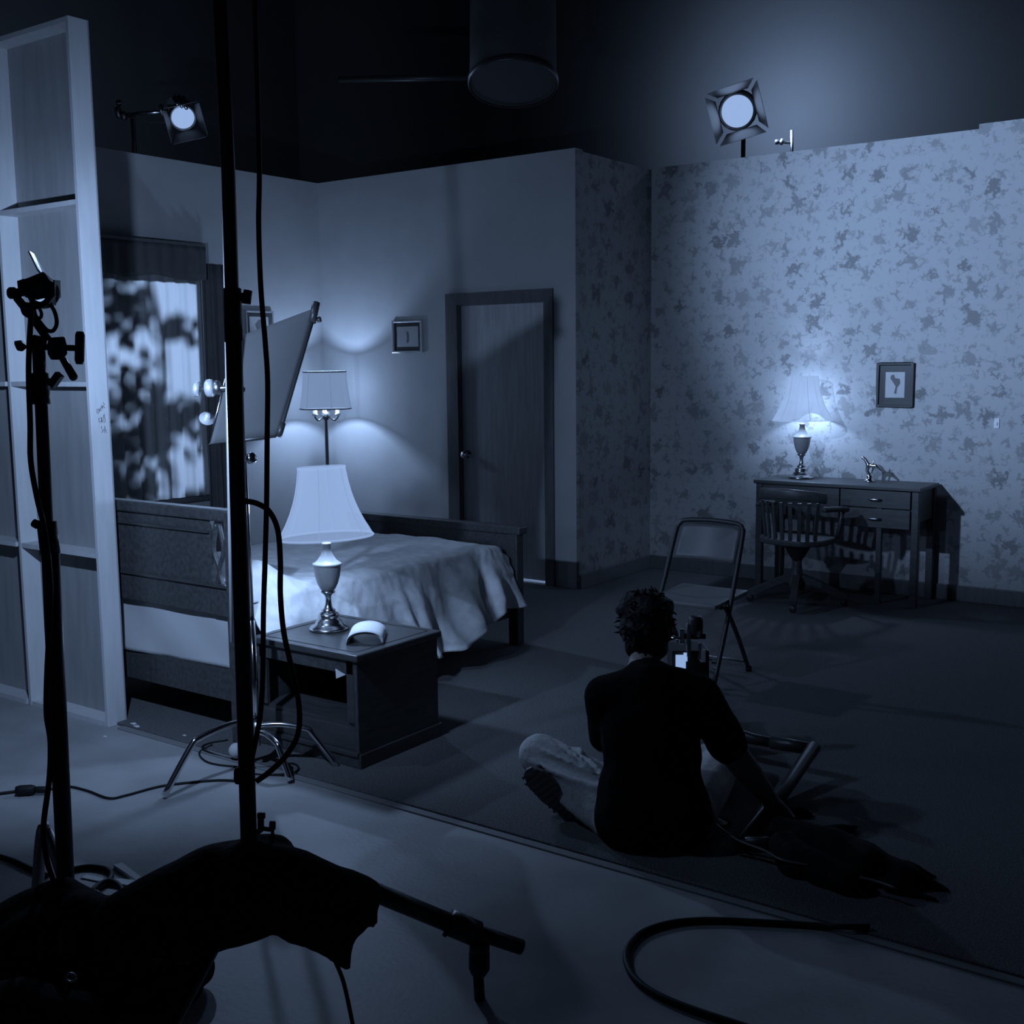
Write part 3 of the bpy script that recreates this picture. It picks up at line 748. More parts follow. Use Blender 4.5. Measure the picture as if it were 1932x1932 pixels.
# ================================================================== film equipment
def barn_fresnel(t, pos, aim, r, depth, mats, leaves=(1, 1, 1, 1), leaf=1.3, flare=.5, tiltz=0.0):
    """spotlight housing with lens and barn doors, looking from pos to aim"""
    d = (V(aim) - V(pos)).normalized()
    R = d.to_track_quat('Z', 'Y').to_matrix() @ Matrix.Rotation(tiltz, 3, 'Z')
    pos = V(pos)
    MB().lathe([(0, -depth), (r * .8, -depth), (r * 1.05, -depth * .8), (r * 1.12, -.02), (r * 1.12, 0), (r * 1.0, 0)], pos, R, n=24).build('housing', M['black'], t)
    fin = MB()
    for k in range(5): fin.lathe([(r * 1.1, -depth * (.25 + .12 * k)), (r * 1.2, -depth * (.25 + .12 * k)), (r * 1.2, -depth * (.25 + .12 * k) - .006), (r * 1.1, -depth * (.25 + .12 * k) - .006)], pos, R, n=24)
    fin.build('cooling_fins', M['plastic'], t)
    MB().lathe([(0, .004), (r * .5, .010), (r * .97, 0)], pos, R, n=32).build('lens', M['lens'], t)
    MB().lathe([(r * 1.0, -.004), (r * 1.16, -.004), (r * 1.16, .012), (r * 1.0, .012)], pos, R, n=32).build('ring', M['dull'], t)
    for k in range(4):
        if not leaves[k]: continue
        A = Matrix.Rotation(k * PI / 2, 3, 'Z'); h = r * 1.12; w0 = r * .95; w1 = r * 1.45; L_ = r * leaf
        pts = [V((-w0, h, .014)), V((w0, h, .014)), V((w1, h + L_ * flare, L_)), V((-w1, h + L_ * flare, L_))]
        MB().prism([R @ (A @ p) + pos for p in pts], R @ (A @ V((0, .004, 0)))).build('barn_door', mats, t)
    return R

def knob(mb, a, b, r, n=14):
    a = V(a); b = V(b); d = (b - a); L_ = d.length; R = d.normalized().to_track_quat('Z', 'Y').to_matrix()
    mb.lathe([(0, 0), (r * .8, 0), (r, L_ * .2), (r, L_ * .8), (r * .8, L_), (0, L_)], a, R, n=n)

# key spotlight on a boom arm above the window wall
k1 = thing('spotlight', 'lit spotlight on a boom arm above the window wall', 'spotlight', KEY_POS)
R = barn_fresnel(k1, KEY_POS, P(900, 1500, 4.0), .085, .26, M['black'], (1, 1, 1, 1), 1.25, .35, .3)
kd = 8.52
MB().tube(curve([P(322, 240, kd + .1), P(308, 212, kd + .15), P(322, 186, kd + .15), P(338, 182, kd + .1)]), .012, 8).build('yoke', M['dull'], k1)
for q in (0, 9, 18):
    MB().tube([P(326 + q * .9, 184 + q * .2, kd - .1), P(336 + q * .9, 200 + q * .3, kd - .12)], .012, 8).build('top_fin', M['chrome'], k1)
ka = thing('boom_arm', 'steel boom arm with clamps holding the spotlight above the window wall', 'boom arm', P(250, 216, kd + .25))
MB().tube([P(222, 217, kd + .3), P(306, 211, kd + .18)], .014, 10).build('arm', M['chrome'], ka)
m = MB(); knob(m, P(219, 213, kd + .25), P(228, 212, kd + .25), .045); knob(m, P(229, 219, kd + .25), P(238, 218, kd + .25), .035); m.build('clamp_head', M['dull'], ka)
m = MB(); knob(m, P(223, 190, kd + .25), P(225, 198, kd + .25), .022); m.tube([P(224, 198, kd + .25), P(225, 212, kd + .25)], .01, 8); m.build('clamp_knob', M['dull'], ka)
m = MB(); knob(m, P(303, 210, kd + .15), P(309, 209, kd + .15), .05); m.build('end_clamp', M['dull'], ka)
st = P(250, 216, kd + .25)
MB().tube([st, V((st.x, st.y, 0))], .018, 10).build('riser', M['dull'], ka)
for a in (0.3, 2.4, 4.5):
    MB().tube(curve([V((st.x, st.y, .30)), V((st.x + .25 * math.cos(a), st.y + .25 * math.sin(a), .28)), V((st.x + .5 * math.cos(a), st.y + .5 * math.sin(a), .012))]), .012, 8).build('leg', M['dull'], ka)
tag(MB().tube(curve([P(240, 220, kd + .22), P(262, 224, kd + .2), P(290, 231, kd + .15), P(312, 230, kd + .1), P(322, 222, kd + .08)]), .006, 6).build('power_cable', M['plastic']), 'thin cable drooping below the boom arm of the upper spotlight', 'cable')
lamp('added_wall_glow', 'SPOT', KEY_POS + V((-1.0, .25, .45)), 70.0, k1, KEY_POS + V((-2, .6, .5)), .08, 165, .7)  # added lamp behind the spotlight, facing away, brightens the dark studio wall
lamp('spot_beam', 'SPOT', KEY_POS + (KEY_AIM - KEY_POS).normalized() * .05, E_KEY, k1, KEY_AIM, .05, 78, .55)

# star spotlight behind the papered wall
k2 = thing('spotlight', 'dazzling spotlight shining over the top of the papered wall', 'spotlight', STAR_POS)
barn_fresnel(k2, STAR_POS, P(966, 900, 2.0), .125, .24, M['dull'], (1, 1, 1, 1), 1.1, .45, .25)
m = MB().tube([STAR_POS + V((0, .12, -.12)), V((STAR_POS.x, STAR_POS.y + .12, .3))], .018, 10); m.build('riser', M['black'], k2)
for a in (0.3, 2.4, 4.5):
    MB().tube(curve([V((STAR_POS.x, 8.72, .30)), V((STAR_POS.x + .25 * math.cos(a), 8.72 + .25 * math.sin(a), .28)), V((STAR_POS.x + .5 * math.cos(a), 8.72 + .5 * math.sin(a), .012))]), .012, 8).build('leg', M['black'], k2)
lamp('spot_beam', 'SPOT', STAR_POS + (STAR_AIM - STAR_POS).normalized() * .05, E_STAR, k2, STAR_AIM, .05, 80, .9)
lamp('added_wall_glow', 'SPOT', STAR_POS + V((0, .30, .14)), 260.0, k2, STAR_POS + V((0.1, 2, .2)), .08, 165, .6)  # added backward lamp; its glow on the studio wall imitates lens glare
cl = thing('stand_clamp', 'small steel clamp on a stand top just above the papered wall', 'clamp', P(1494, 285, 9.3))
m = MB().tube([P(1494, 246, 9.3), P(1494, 300, 9.3)], .014, 8).tube([V(P(1494, 300, 9.3)), V((P(1494, 300, 9.3).x, P(1494, 300, 9.3).y, 0))], .014, 8); m.build('pin', M['dull'], cl)
m = MB(); knob(m, P(1462, 268, 9.3), P(1470, 268, 9.3), .02); knob(m, P(1472, 267, 9.3), P(1478, 268, 9.3), .026); m.tube([P(1470, 268, 9.3), P(1494, 270, 9.3)], .01, 8); m.build('clamp_knob', M['dull'], cl)

# ---- left light stand --------------------------------------------------
D1 = 3.1
ls = thing('light_stand', 'black light stand at the far left weighed down by sandbags', 'stand', F(125, 1815))
def stubs(mb, pts, d, r, n=16): mb.tube([P(x, y, d) for x, y in pts], r, n)
MB().tube([P(75, 700, D1), P(102, 1290, D1), P(122, 1660, D1), F(127, 1800, .20)], [.0165, .018, .019, .019], 16).build('pole', M['black'], ls)
MB().tube([P(97, 1030, D1), P(127, 1690, D1)], .0205, 16).build('lower_tube', M['black'], ls)
m = MB().tube([P(88, 985, D1), P(95, 1045, D1)], .026, 16); m.build('collar', M['black'], ls)
m = MB(); knob(m, P(62, 985, D1 - .02), P(74, 992, D1 - .02), .012); m.tube([P(74, 992, D1 - .02), P(90, 996, D1)], .008, 8); m.build('collar_knob', M['black'], ls)
m = MB().tube([P(74, 705, D1), P(78, 762, D1)], .024, 16).tube([P(73, 660, D1), P(75, 708, D1)], .017, 16); m.build('top_collar', M['black'], ls)
m = MB().tube([P(86, 718, D1 - .02), P(98, 722, D1 - .03)], .010, 8).bar(P(97, 728, D1 - .03), P(113, 706, D1 - .04), .018, .02); m.build('wing_knob', M['black'], ls)
hub = P(126, 1690, D1)
for q in ((66, 1700, 3.28, 78, 1580, 3.22), (205, 1830, 3.02, 170, 1700, 3.03), (40, 1870, 2.85, 80, 1730, 2.95)):
    foot = F(q[0], q[1] + 75) if q[0] == 66 else F(q[0], q[1] + 20)
    MB().tube(curve([hub + V((0, 0, .02)), P(q[3] + 14, q[4] - 4, q[5]), P(q[3], q[4], q[5]), foot + V((0, 0, .012))], 6), .0165, 12).build('leg', M['dull'] if q[0] == 66 else M['black'], ls)

m = MB(); b0 = D1 - .01
m.prism([P(x, y, b0 - .03) for x, y in ((92, 637), (122, 635), (126, 650), (127, 668), (120, 679), (96, 679), (90, 668), (88, 652))], P(105, 655, b0 + .03) - P(105, 655, b0 - .03)); gh = m.build('grip_head', M['black'], ls, bevel=.004)
MB().tube([P(60, 654, b0), P(146, 657, b0)], .0085, 10).build('clamp_screw', M['black'], gh)
MB().tube([P(151, 626, b0), P(151, 632, b0), P(150, 680, b0), P(150, 687, b0)], [.009, .0125, .0125, .009], 12).build('tee_handle', M['black'], gh)
m = MB(); m.prism([P(x, y, b0 - .012) for x, y in ((26, 648), (40, 646), (50, 652), (50, 658), (42, 664), (32, 662))], P(0, 0, b0 + .012) - P(0, 0, b0 - .012)); m.build('wing_knob', M['black'], gh, bevel=.003)
MB().tube([P(118, 675, b0), P(139, 712, b0 - .06)], [.010, .011], 10).build('short_pin', M['black'], gh)
MB().tube([P(62, 645, b0), P(82, 650, b0)], .02, 12).build('receiver', M['black'], gh)

l3 = thing('spotlight', 'small black spotlight with raised barn door on the left light stand', 'spotlight', P(80, 545, D1))
dl = D1
MB().tube([P(90, 640, dl), P(62, 600, dl), P(32, 562, dl)], .011, 10).build('arm_rod', M['black'], l3)
m = MB()
d3 = (FLAT_AIM - FLAT_POS).normalized(); R3 = d3.to_track_quat('Z', 'Y').to_matrix()
Cn = P(74, 542, dl)
m.prism([P(x, y, dl - .04) for x, y in ((44, 531), (60, 521), (84, 514), (97, 534), (103, 548), (96, 560), (70, 566), (48, 561), (40, 547))], P(74, 542, dl + .04) - P(74, 542, dl - .04)); m.lathe([(.030, .03), (.040, .045), (.043, .05), (.038, .06)], Cn, R3, n=20); m.build('housing', M['black'], l3)
MB().lathe([(0, .048), (.036, .048)], Cn, R3, n=20).build('lens', M['lens'], l3)
m = MB()
for dx in (0, 9, 18): m.tube([P(44 + dx, 532 - dx * .3, dl - .06), P(70 + dx * .6, 522 - dx * .3, dl - .02)], .006, 6)
m.build('vent_ribs', M['plastic'], l3)
def plate(pts, th=.004):
    a = [P(*q) for q in pts]; nrm = (a[1] - a[0]).cross(a[2] - a[0]).normalized()
    return MB().prism(a, nrm * th)
plate([(55, 473, dl + .10), (64, 478, dl + .13), (84, 512, dl + .13), (82, 520, dl + .02), (72, 508, dl + .0)]).build('barn_door', M['dull'], l3)
plate([(86, 516, dl + .04), (100, 528, dl + .12), (101, 540, dl + .12), (90, 530, dl + .03)]).build('barn_door', M['dull'], l3)
plate([(103, 528, dl + .02), (114, 529, dl + .12), (115, 562, dl + .12), (103, 560, dl + .02)]).build('barn_door', M['black'], l3)
plate([(32, 530, dl + .0), (44, 526, dl - .04), (46, 545, dl - .04), (34, 548, dl + .0)]).build('barn_door', M['black'], l3)
m = MB(); knob(m, P(16, 553, dl), P(31, 553, dl), .016); m.tube([P(30, 553, dl), P(60, 548, dl)], .012, 8); m.build('yoke_knob', M['black'], l3)
MB().tube(curve([P(30, 555, dl - .02), P(45, 575, dl - .03), P(80, 575, dl - .03), P(100, 556, dl)]), .009, 8).build('yoke', M['black'], l3)
plate([(82, 558, dl), (96, 558, dl), (98, 572, dl), (88, 574, dl)], .03).build('switch_box', M['black'], l3)
lamp('spot_beam', 'SPOT', Cn + d3 * .15, E_FLAT, l3, FLAT_AIM, .02, 130, 1.0)
lamp('spot_centre', 'SPOT', Cn + d3 * .15, E_HOT, l3, P(185, 560, 5.8), .02, 40, .8)
cb = MB().tube(curve([P(92, 570, dl), P(103, 588, dl), P(107, 610, dl), P(100, 624, dl), P(88, 622, dl), P(74, 606, dl), P(62, 594, dl)]), .0055, 8)
cb.tube(curve([P(70, 575, dl), P(78, 590, dl), P(76, 600, dl), P(68, 596, dl), P(64, 580, dl)]), .0045, 8)
cb.tube(curve([P(40, 575, dl), P(44, 590, dl), P(52, 597, dl)]), .0045, 8)
tag(cb.build('lamp_lead', M['rubber']), 'thin looping leads hanging under the spotlight on the left stand', 'cable')
cc = [P(62, 560, dl - .02), P(57, 620, dl - .03), P(54, 700, dl - .03), P(57, 800, dl - .035), P(58, 870, dl - .035), P(70, 940, dl - .035), P(84, 1000, dl - .04), P(95, 1100, dl - .035), P(92, 1200, dl - .03), P(88, 1290, dl - .03), P(88, 1350, dl - .03), P(95, 1400, dl - .03), P(93, 1470, dl - .03), P(82, 1560, dl - .03), P(88, 1620, dl - .02), P(100, 1660, dl)]
tag(MB().tube(curve(cc, 5), .0075, 8).build('lamp_cable', M['rubber']), 'black cable running down along the far left light stand', 'cable')

# ---- big black stand in the foreground -----------------------------------
D2 = 2.75
bs = thing('light_stand', 'tall thick black stand in the foreground with an outstretched leg', 'stand', F(478, 1950))
MB().tube([P(412, -60, D2), P(431, 330, D2), P(447, 880, D2)], .0165, 18).build('upper_tube', M['black'], bs)
MB().tube([P(441, 640, D2), P(449, 930, D2), P(470, 1600, D2), P(473, 1690, D2)], [.0195] * 4, 18).build('lower_tube', M['black'], bs)
m = MB().tube([P(438, 545, D2), P(441, 645, D2)], .0215, 18); m.build('collar', M['black'], bs)
m = MB().tube([P(450, 560, D2 - .02), P(462, 560, D2 - .02)], .010, 10).tube([P(468, 548, D2 - .02), P(464, 573, D2 - .02)], [.0105, .0115], 12); m.build('tee_knob', M['black'], bs)
m = MB().tube([P(485, 1570, D2), P(492, 1566, D2), P(492, 1540, D2)], .008, 8); knob(m, P(493, 1545, D2), P(493, 1533, D2), .010); knob(m, P(514, 1566, D2), P(514, 1549, D2), .008); m.tube([P(490, 1562, D2), P(514, 1566, D2), P(514, 1580, D2)], .006, 8); m.build('brake_lever', M['plastic'], bs)
hub2 = P(473, 1640, D2)
MB().lathe([(0, -.06), (.035, -.06), (.045, -.03), (.045, .03), (.035, .06), (0, .06)], hub2, n=18).build('hub', M['black'], bs)
g1 = MB().tube([hub2, P(690, 1676, 2.83), P(855, 1744, 2.90)], .0235, 16).tube([P(850, 1742, 2.9), P(984, 1787, 2.96)], .0195, 16).build('leg', M['black'], bs)
m = MB().tube([P(848, 1740, 2.9), P(900, 1762, 2.92)], .0325, 16); knob(m, P(858, 1725, 2.88), P(856, 1738, 2.88), .008); m.tube([P(842, 1758, 2.88), P(838, 1766, 2.88)], .006, 8); m.build('leg_sleeve', M['black'], g1)
fo = F(905, 1884)
m = MB().tube([P(905, 1775, 2.93), P(904, 1800, 2.93)], .026, 14).tube([P(904, 1798, 2.93), P(904, 1828, 2.93), P(902, 1840, 2.93)], [.027, .027, .018], 14).tube([P(902, 1836, 2.93), fo], .014, 12); m.build('foot_socket', M['black'], g1)
for q in ((190, 1745, 2.9, 120, 1850), (150, 2250, 2.20, 60, 2440)):
    MB().tube([hub2, P(*q[:3]), F(q[3], q[4]) + V((0, 0, .02))], .0235, 14).build('leg', M['black'], bs)

# cables on the big stand
dc = D2 - .03
c1 = [P(489, 300, dc), P(488, 420, dc), P(492, 540, dc), P(500, 640, dc), P(505, 720, dc), P(504, 830, dc), P(503, 950, dc), P(500, 1060, dc), P(497, 1160, dc), P(496, 1270, dc), P(492, 1340, dc), P(484, 1390, dc), P(474, 1440, dc), P(468, 1500, dc)]
tag(MB().tube(curve([P(480, -40, dc)] + c1, 5), .0062, 8).build('power_cable', M['rubber']), 'long black cable hanging down beside the tall foreground stand', 'cable')
c2 = [P(462, 945, dc), P(485, 950, dc), P(508, 965, dc), P(524, 1000, dc), P(529, 1060, dc), P(529, 1120, dc), P(535, 1190, dc), P(550, 1260, dc), P(564, 1330, dc), P(562, 1385, dc), P(540, 1425, dc), P(510, 1455, dc), P(484, 1474, dc)]
tag(MB().tube(curve(c2, 6), .0068, 8).build('power_cable', M['rubber']), 'black cable bowing out in a loop from the tall foreground stand', 'cable')
m = MB(); knob(m, P(454, 1478, D2 - .03), P(454, 1448, D2 - .03), .016); tag(m.build('cable_connector', M['rubber']), 'black cable plug strapped to the tall foreground stand', 'connector')

# ---- sandbags ------------------------------------------------------------
def sandbag(label, caps, floor=None, rough=.010, voxel=.014):
    t = blob('sandbag', caps, M['bag'], None, voxel, 5, rough, 9.0, floor=floor)
    return tag(t, label, 'sandbag', 'black sandbags on the stands')
q = lambda x, y, d: P(x, y, d)
sandbag('black saddle sandbag draped over the leg of the tall foreground stand', [
    (q(470, 1602, 2.78), .035, q(520, 1612, 2.76), .045), (q(440, 1610, 2.76), .035, q(400, 1650, 2.72), .07), (q(400, 1650, 2.72), .07, q(320, 1690, 2.68), .07), (q(320, 1690, 2.68), .075, q(240, 1755, 2.65), .085),
    (q(470, 1655, 2.70), .085, q(540, 1670, 2.70), .09), (q(470, 1710, 2.68), .085, q(340, 1740, 2.66), .09), (q(560, 1665, 2.71), .075, q(640, 1685, 2.73), .055), (q(640, 1685, 2.74), .06, q(690, 1688, 2.77), .042),
    (q(560, 1730, 2.68), .06, q(660, 1730, 2.72), .05), (q(600, 1745, 2.68), .045, q(640, 1780, 2.68), .034), (q(635, 1780, 2.68), .034, q(652, 1826, 2.68), .010), (q(690, 1720, 2.75), .03, q(708, 1746, 2.76), .008),
    (q(560, 1745, 2.67), .035, q(640, 1795, 2.67), .022)])
sandbag('black sandbag slung around the foot of the left light stand', [
    (q(120, 1690, 3.0), .055, q(60, 1730, 3.0), .07), (q(60, 1730, 3.0), .075, q(-30, 1790, 2.95), .09), (q(120, 1700, 3.0), .06, q(200, 1740, 2.98), .065), (q(150, 1740, 2.95), .08, q(60, 1790, 2.93), .10), (q(190, 1755, 2.95), .06, q(250, 1790, 2.93), .05),
    (q(120, 1800, 2.95), .10, q(30, 1850, 2.9), .10)], floor=.0)
sandbag('black sandbag lying flat on the floor under the left stand', [
    (F(330, 1850, .07), .075, F(240, 1850, .08), .09), (F(240, 1840, .09), .10, F(90, 1840, .10), .12), (F(100, 1850, .09), .11, F(-40, 1840, .09), .11), (F(370, 1830, .05), .05, F(330, 1850, .06), .06)], floor=.0)
sandbag('black sandbag at the bottom left corner of the floor', [
    (F(140, 1930, .07), .08, F(40, 1940, .09), .11), (F(40, 1930, .09), .11, F(-60, 1960, .09), .11)], floor=.0)
# metal buckle and tie bits on the bags
rg = MB().tube([P(133 + 9 * math.cos(a), 1845 + 8 * math.sin(a), 2.68) for a in [k * PI / 6 for k in range(13)]], .004, 6)
tag(rg.build('sandbag_ring', M['dull']), 'steel ring on the sandbag strap at the bottom left', 'ring')

# ---- C-stand with diffusion frame -------------------------------------------
cs = F(488, 1452)
c_ = thing('c_stand', 'chrome stand with spread legs beside the nightstand', 'stand', cs)
top = P(455, 740, 4.52)
MB().tube([cs + V((0, 0, .10)), cs + (top - cs) * .40], .0135, 12).build('lower_tube', M['chrome'], c_)
MB().tube([cs + (top - cs) * .38, top + V((0, 0, .05))], .0105, 12).build('upper_tube', M['chrome'], c_)
hz = .155
for a, fx, fy in ((0, 310, 1507), (1, 636, 1450), (2, 548, 1478)):
    e = F(fx, fy); d = V((e.x - cs.x, e.y - cs.y, 0))
    hz2 = (.195, .165, .14)[a]
    MB().tube(curve([cs + V((0, 0, hz2 + .015)), cs + d * .30 + V((0, 0, hz2 + .02)), cs + d * .62 + V((0, 0, hz2)), cs + d * .72 + V((0, 0, hz2 - .03)), e + V((0, 0, .010))], 6), .0125, 12).build('leg', M['chrome'], c_)
MB().lathe([(.0, -.03), (.022, -.03), (.022, .03), (0, .03)], cs + V((0, 0, .17)), n=14).build('leg_collar', M['dull'], c_)
m = MB(); knob(m, P(470, 866, 4.5), P(478, 863, 4.48), .022); m.tube([P(463, 868, 4.52), P(474, 866, 4.5)], .010, 8); m.build('tee_knob', M['chrome'], c_)
gd = 4.46
m = MB(); m.tube([P(376, 735, gd), P(450, 731, gd), P(455, 740, 4.52)], .011, 10); knob(m, P(404, 732, gd), P(416, 731, gd), .028, 14); g2 = m.build('grip_head', M['dull'], c_)
m = MB(); knob(m, P(366, 734, gd), P(377, 735, gd), .030, 20); m.build('clamp_disc', M['alu'], g2)
m = MB(); knob(m, P(388, 733, gd), P(404, 732, gd), .034, 20); m.build('clamp_disc', M['alu'], g2)
m = MB(); m.lathe([(0, 0), (.028, 0), (.03, .006), (.012, .010), (.01, .03), (0, .03)], P(390, 791, gd), Matrix.Rotation(.9, 3, 'Y') @ Matrix.Rotation(.4, 3, 'X'), n=18); m.build('wing_nut', M['alu'], g2)
ar = MB().tube([P(423, 395, 4.42), P(437, 1212, 4.36)], .0072, 10)
ar.build('grip_arm', M['alu'], c_)
df = thing('diffusion_frame', 'grey cloth diffusion frame held on the chrome stand by the bed', 'flag', P(500, 720, 4.5))
q4 = [P(597, 580, 4.72), P(526, 823, 4.56), P(394, 838, 4.40), P(446, 637, 4.55)]
ctr = sum(q4, V()) / 4
def dfn(u, v):
    a = q4[3].lerp(q4[0], u); b = q4[2].lerp(q4[1], u); p = a.lerp(b, v)
    return p + (q4[0] - q4[1]).cross(q4[2] - q4[1]).normalized() * .012 * math.sin(PI * u) * math.sin(PI * v)
MB().grid(dfn, 12, 12).build('cloth', M['silk'], df, solid=.003)
MB().tube([q4[0], q4[1] + (q4[0] - q4[1]) * .05, q4[1] + (q4[2] - q4[1]) * .06, q4[1].lerp(q4[2], .55)], .0075, 8).build('frame_rod', M['black'], df)
MB().tube([q4[3], q4[2]], .005, 8).build('frame_rod', M['chrome'], df)
m = MB(); m.tube([q4[0] + V((0, 0, .02)), q4[0].lerp(q4[1], .12)], .016, 8); knob(m, P(592, 577, 4.72), P(600, 576, 4.72), .012); knob(m, P(598, 604, 4.72), P(606, 602, 4.72), .012); m.build('corner_clip', M['black'], df)
m = MB(); m.tube([q4[1].lerp(q4[0], .10), q4[1]], .013, 8); m.build('corner_clip', M['black'], df)

# floor cables and bits
def fl_cable(name, label, pts, r, z=None, m='rubber'):
    z = r if z is None else z
    return tag(MB().tube(curve([F(x, y, z + (0.0125 if F(x, y).y > 3.05 else 0)) for x, y in pts], 6), r, 8).build(name, M[m]), label, 'cable')
fl_cable('extension_cable', 'thin cable lying across the concrete from a plug at the left edge', [(90, 1490), (128, 1484), (165, 1492), (205, 1506), (240, 1500), (300, 1484), (360, 1476), (415, 1472), (452, 1474)], .005)
m = MB(); knob(m, F(30, 1492, .02), F(66, 1490, .02), .02); knob(m, F(66, 1490, .02), F(90, 1490, .02), .013); tag(m.build('cable_connector', M['rubber']), 'black cable plug lying on the concrete at the left edge', 'connector')
fl_cable('extension_cable', 'pair of cables entering at the left edge up to the plug', [(-30, 1500), (0, 1497), (32, 1493)], .006)
fl_cable('extension_cable', 'black cable on the floor behind the left stand', [(-30, 1608), (20, 1622), (60, 1640), (90, 1652)], .008)
fl_cable('extension_cable', 'black cable coil behind the sandbags by the left stand', [(135, 1640), (165, 1635), (195, 1638), (210, 1648), (205, 1662), (190, 1674), (175, 1682)], .0085)
fl_cable('extension_cable', 'small cable loop rising over the sandbag by the left stand', [(172, 1682), (188, 1668), (208, 1662), (226, 1672), (232, 1688), (224, 1704)], .0085, .03)
fl_cable('extension_cable', 'black cable sweeping in a wide curve over the concrete at the bottom', [(1640, 1748), (1590, 1748), (1540, 1746), (1440, 1740), (1340, 1736), (1270, 1741), (1215, 1758), (1186, 1786), (1182, 1815), (1198, 1846), (1235, 1874), (1300, 1902), (1400, 1935), (1460, 1955)], .0095)
fl_cable('extension_cable', 'tangled thin cable on the carpet edge behind the tall stand', [(400, 1405), (376, 1420), (392, 1438), (440, 1446), (500, 1448), (548, 1440), (563, 1448), (552, 1458), (510, 1462), (478, 1460)], .004)
fl_cable('extension_cable', 'thin cable loop under the chrome stand legs', [(430, 1396), (395, 1402), (382, 1412), (420, 1428), (470, 1436)], .0035)
tag(MB().ball(F(446, 1416, .045), (.032, .032, .032), 14).build('tape_ball', M['sheet']), 'crumpled white ball on the carpet behind the tall stand', 'ball')
tag(MB().tube(curve([P(632, 1812, 2.75), P(650, 1860, 2.75), F(672, 1965, .006)]), .005, 6).build('bag_strap', M['rubber']), 'thin black strap hanging below the saddle sandbag', 'strap')
for pts, lab in (([(214, 1638), (231, 1634), (276, 1668), (266, 1672)], 'white wooden wedge pointing right on the concrete by the sandbags'), ([(152, 1657), (163, 1652), (196, 1658), (192, 1665)], 'white card piece nearest the left stand on the concrete'),
                 ([(196, 1668), (226, 1664), (262, 1668), (248, 1678)], 'white card strip lying under the wedge by the cable loop')):
    tag(MB().prism([F(x, y, .001) for x, y in pts], (0, 0, .012 if 'wedge' in lab else .003)).build('wooden_wedge' if 'wedge' in lab else 'card_strip', M['white']), lab, 'wedge' if 'wedge' in lab else 'card')
for i, (x, y) in enumerate(((252, 1366), (258, 1371), (198, 1390), (348, 1388), (660, 1497))):
    z = .0125 if F(x, y).y > 3.05 else 0
    p = F(x, y, z); s = .016 if i < 2 else .009
    tag(MB().prism([p + V((a * s, b * s, .0005)) for a, b in ((-1, -.4), (.8, -.6), (1, .3), (-.3, .7))], (0, 0, .003)).build('paper_scrap', M['white']),
        ('larger white paper scrap at the foot of the wooden flat', 'white paper scrap just in front of the larger one at the flat', 'tiny white scrap on the concrete left of the flat foot', 'tiny white scrap on the carpet left of the chrome stand', 'tiny white scrap on the carpet edge in front of the nightstand')[i], 'scrap')

# ================================================================== person and camera rig
SEAT = F(1240, 1590)
pe = thing('person', 'person in a black T-shirt sitting cross-legged on the carpet, seen from behind', 'person', (SEAT.x, SEAT.y, CZ))
G = CZ
def Z(p, z): return V((p.x, p.y, z))
pel = P(1235, 1540, 3.88); sp1 = P(1232, 1455, 3.90); sp2 = P(1228, 1375, 3.92); ch = P(1225, 1315, 3.94); nk = P(1215, 1262, 3.98); nk2 = P(1217, 1228, 4.02); hd = P(1219, 1185, 4.05)
ux = RC @ V((1, 0, 0)); uf = V((-ux.y, ux.x, 0)).normalized(); ux = V((uf.y, -uf.x, 0))
shL = P(1140, 1312, 3.95); shR = P(1318, 1308, 3.93)
elL = P(1140, 1400, 4.12); wrL = P(1235, 1385, 4.32); 
elR = P(1392, 1432, 3.98); wrR = P(1452, 1508, 4.04); paR = P(1482, 1536, 4.06)
hpL = P(1180, 1545, 3.92); hpR = P(1292, 1545, 3.92)
knL = P(1018, 1424, 4.20); knR = P(1372, 1420, 4.42)
anL = P(1285, 1528, 4.16); anR = P(1082, 1530, 4.07)
toL = P(1362, 1568, 3.99); toR = P(1034, 1478, 4.08)
caps = [(pel, .115, sp1, .11), (sp1, .11, sp2, .125), (sp2, .125, ch, .12), (shL, .055, ch + V((0, 0, .02)), .095), (shR, .055, ch + V((0, 0, .02)), .095), (ch, .10, nk, .06), (nk, .056, nk2, .053), (nk2, .053, hd, .06),
        (hpL, .105, pel, .11), (hpR, .105, pel, .11), (hpL, .092, knL, .066), (hpR, .092, knR, .064), (knL, .060, anL, .042), (knR, .060, anR, .042), (anL, .042, toL, .035), (anR, .042, toR, .035),
        (shL, .056, elL, .042), (elL, .042, wrL, .029), (shR, .058, elR, .050), (elR, .050, elR.lerp(wrR, .4), .047), (elR.lerp(wrR, .4), .047, wrR, .031), (wrR, .028, paR, .026)]
ells = [(hd + V((0, 0, .005)), (.074, .096, .112), Matrix.Rotation(YAW, 3, 'Z')), (hd + uf * .03 + V((0, 0, -.055)), (.052, .06, .055), Matrix.Rotation(YAW, 3, 'Z'))]
# face, ears
face = hd + uf * .088
caps += [(face + V((0, 0, .015)), .012, face + uf * .016 + V((0, 0, -.022)), .013), (face + V((0, 0, -.052)) - ux * .018, .009, face + V((0, 0, -.052)) + ux * .018, .009)]
for s in (-1, 1): ells.append((hd + ux * s * .078 + V((0, 0, -.012)), (.014, .024, .034), Matrix.Rotation(YAW, 3, 'Z')))
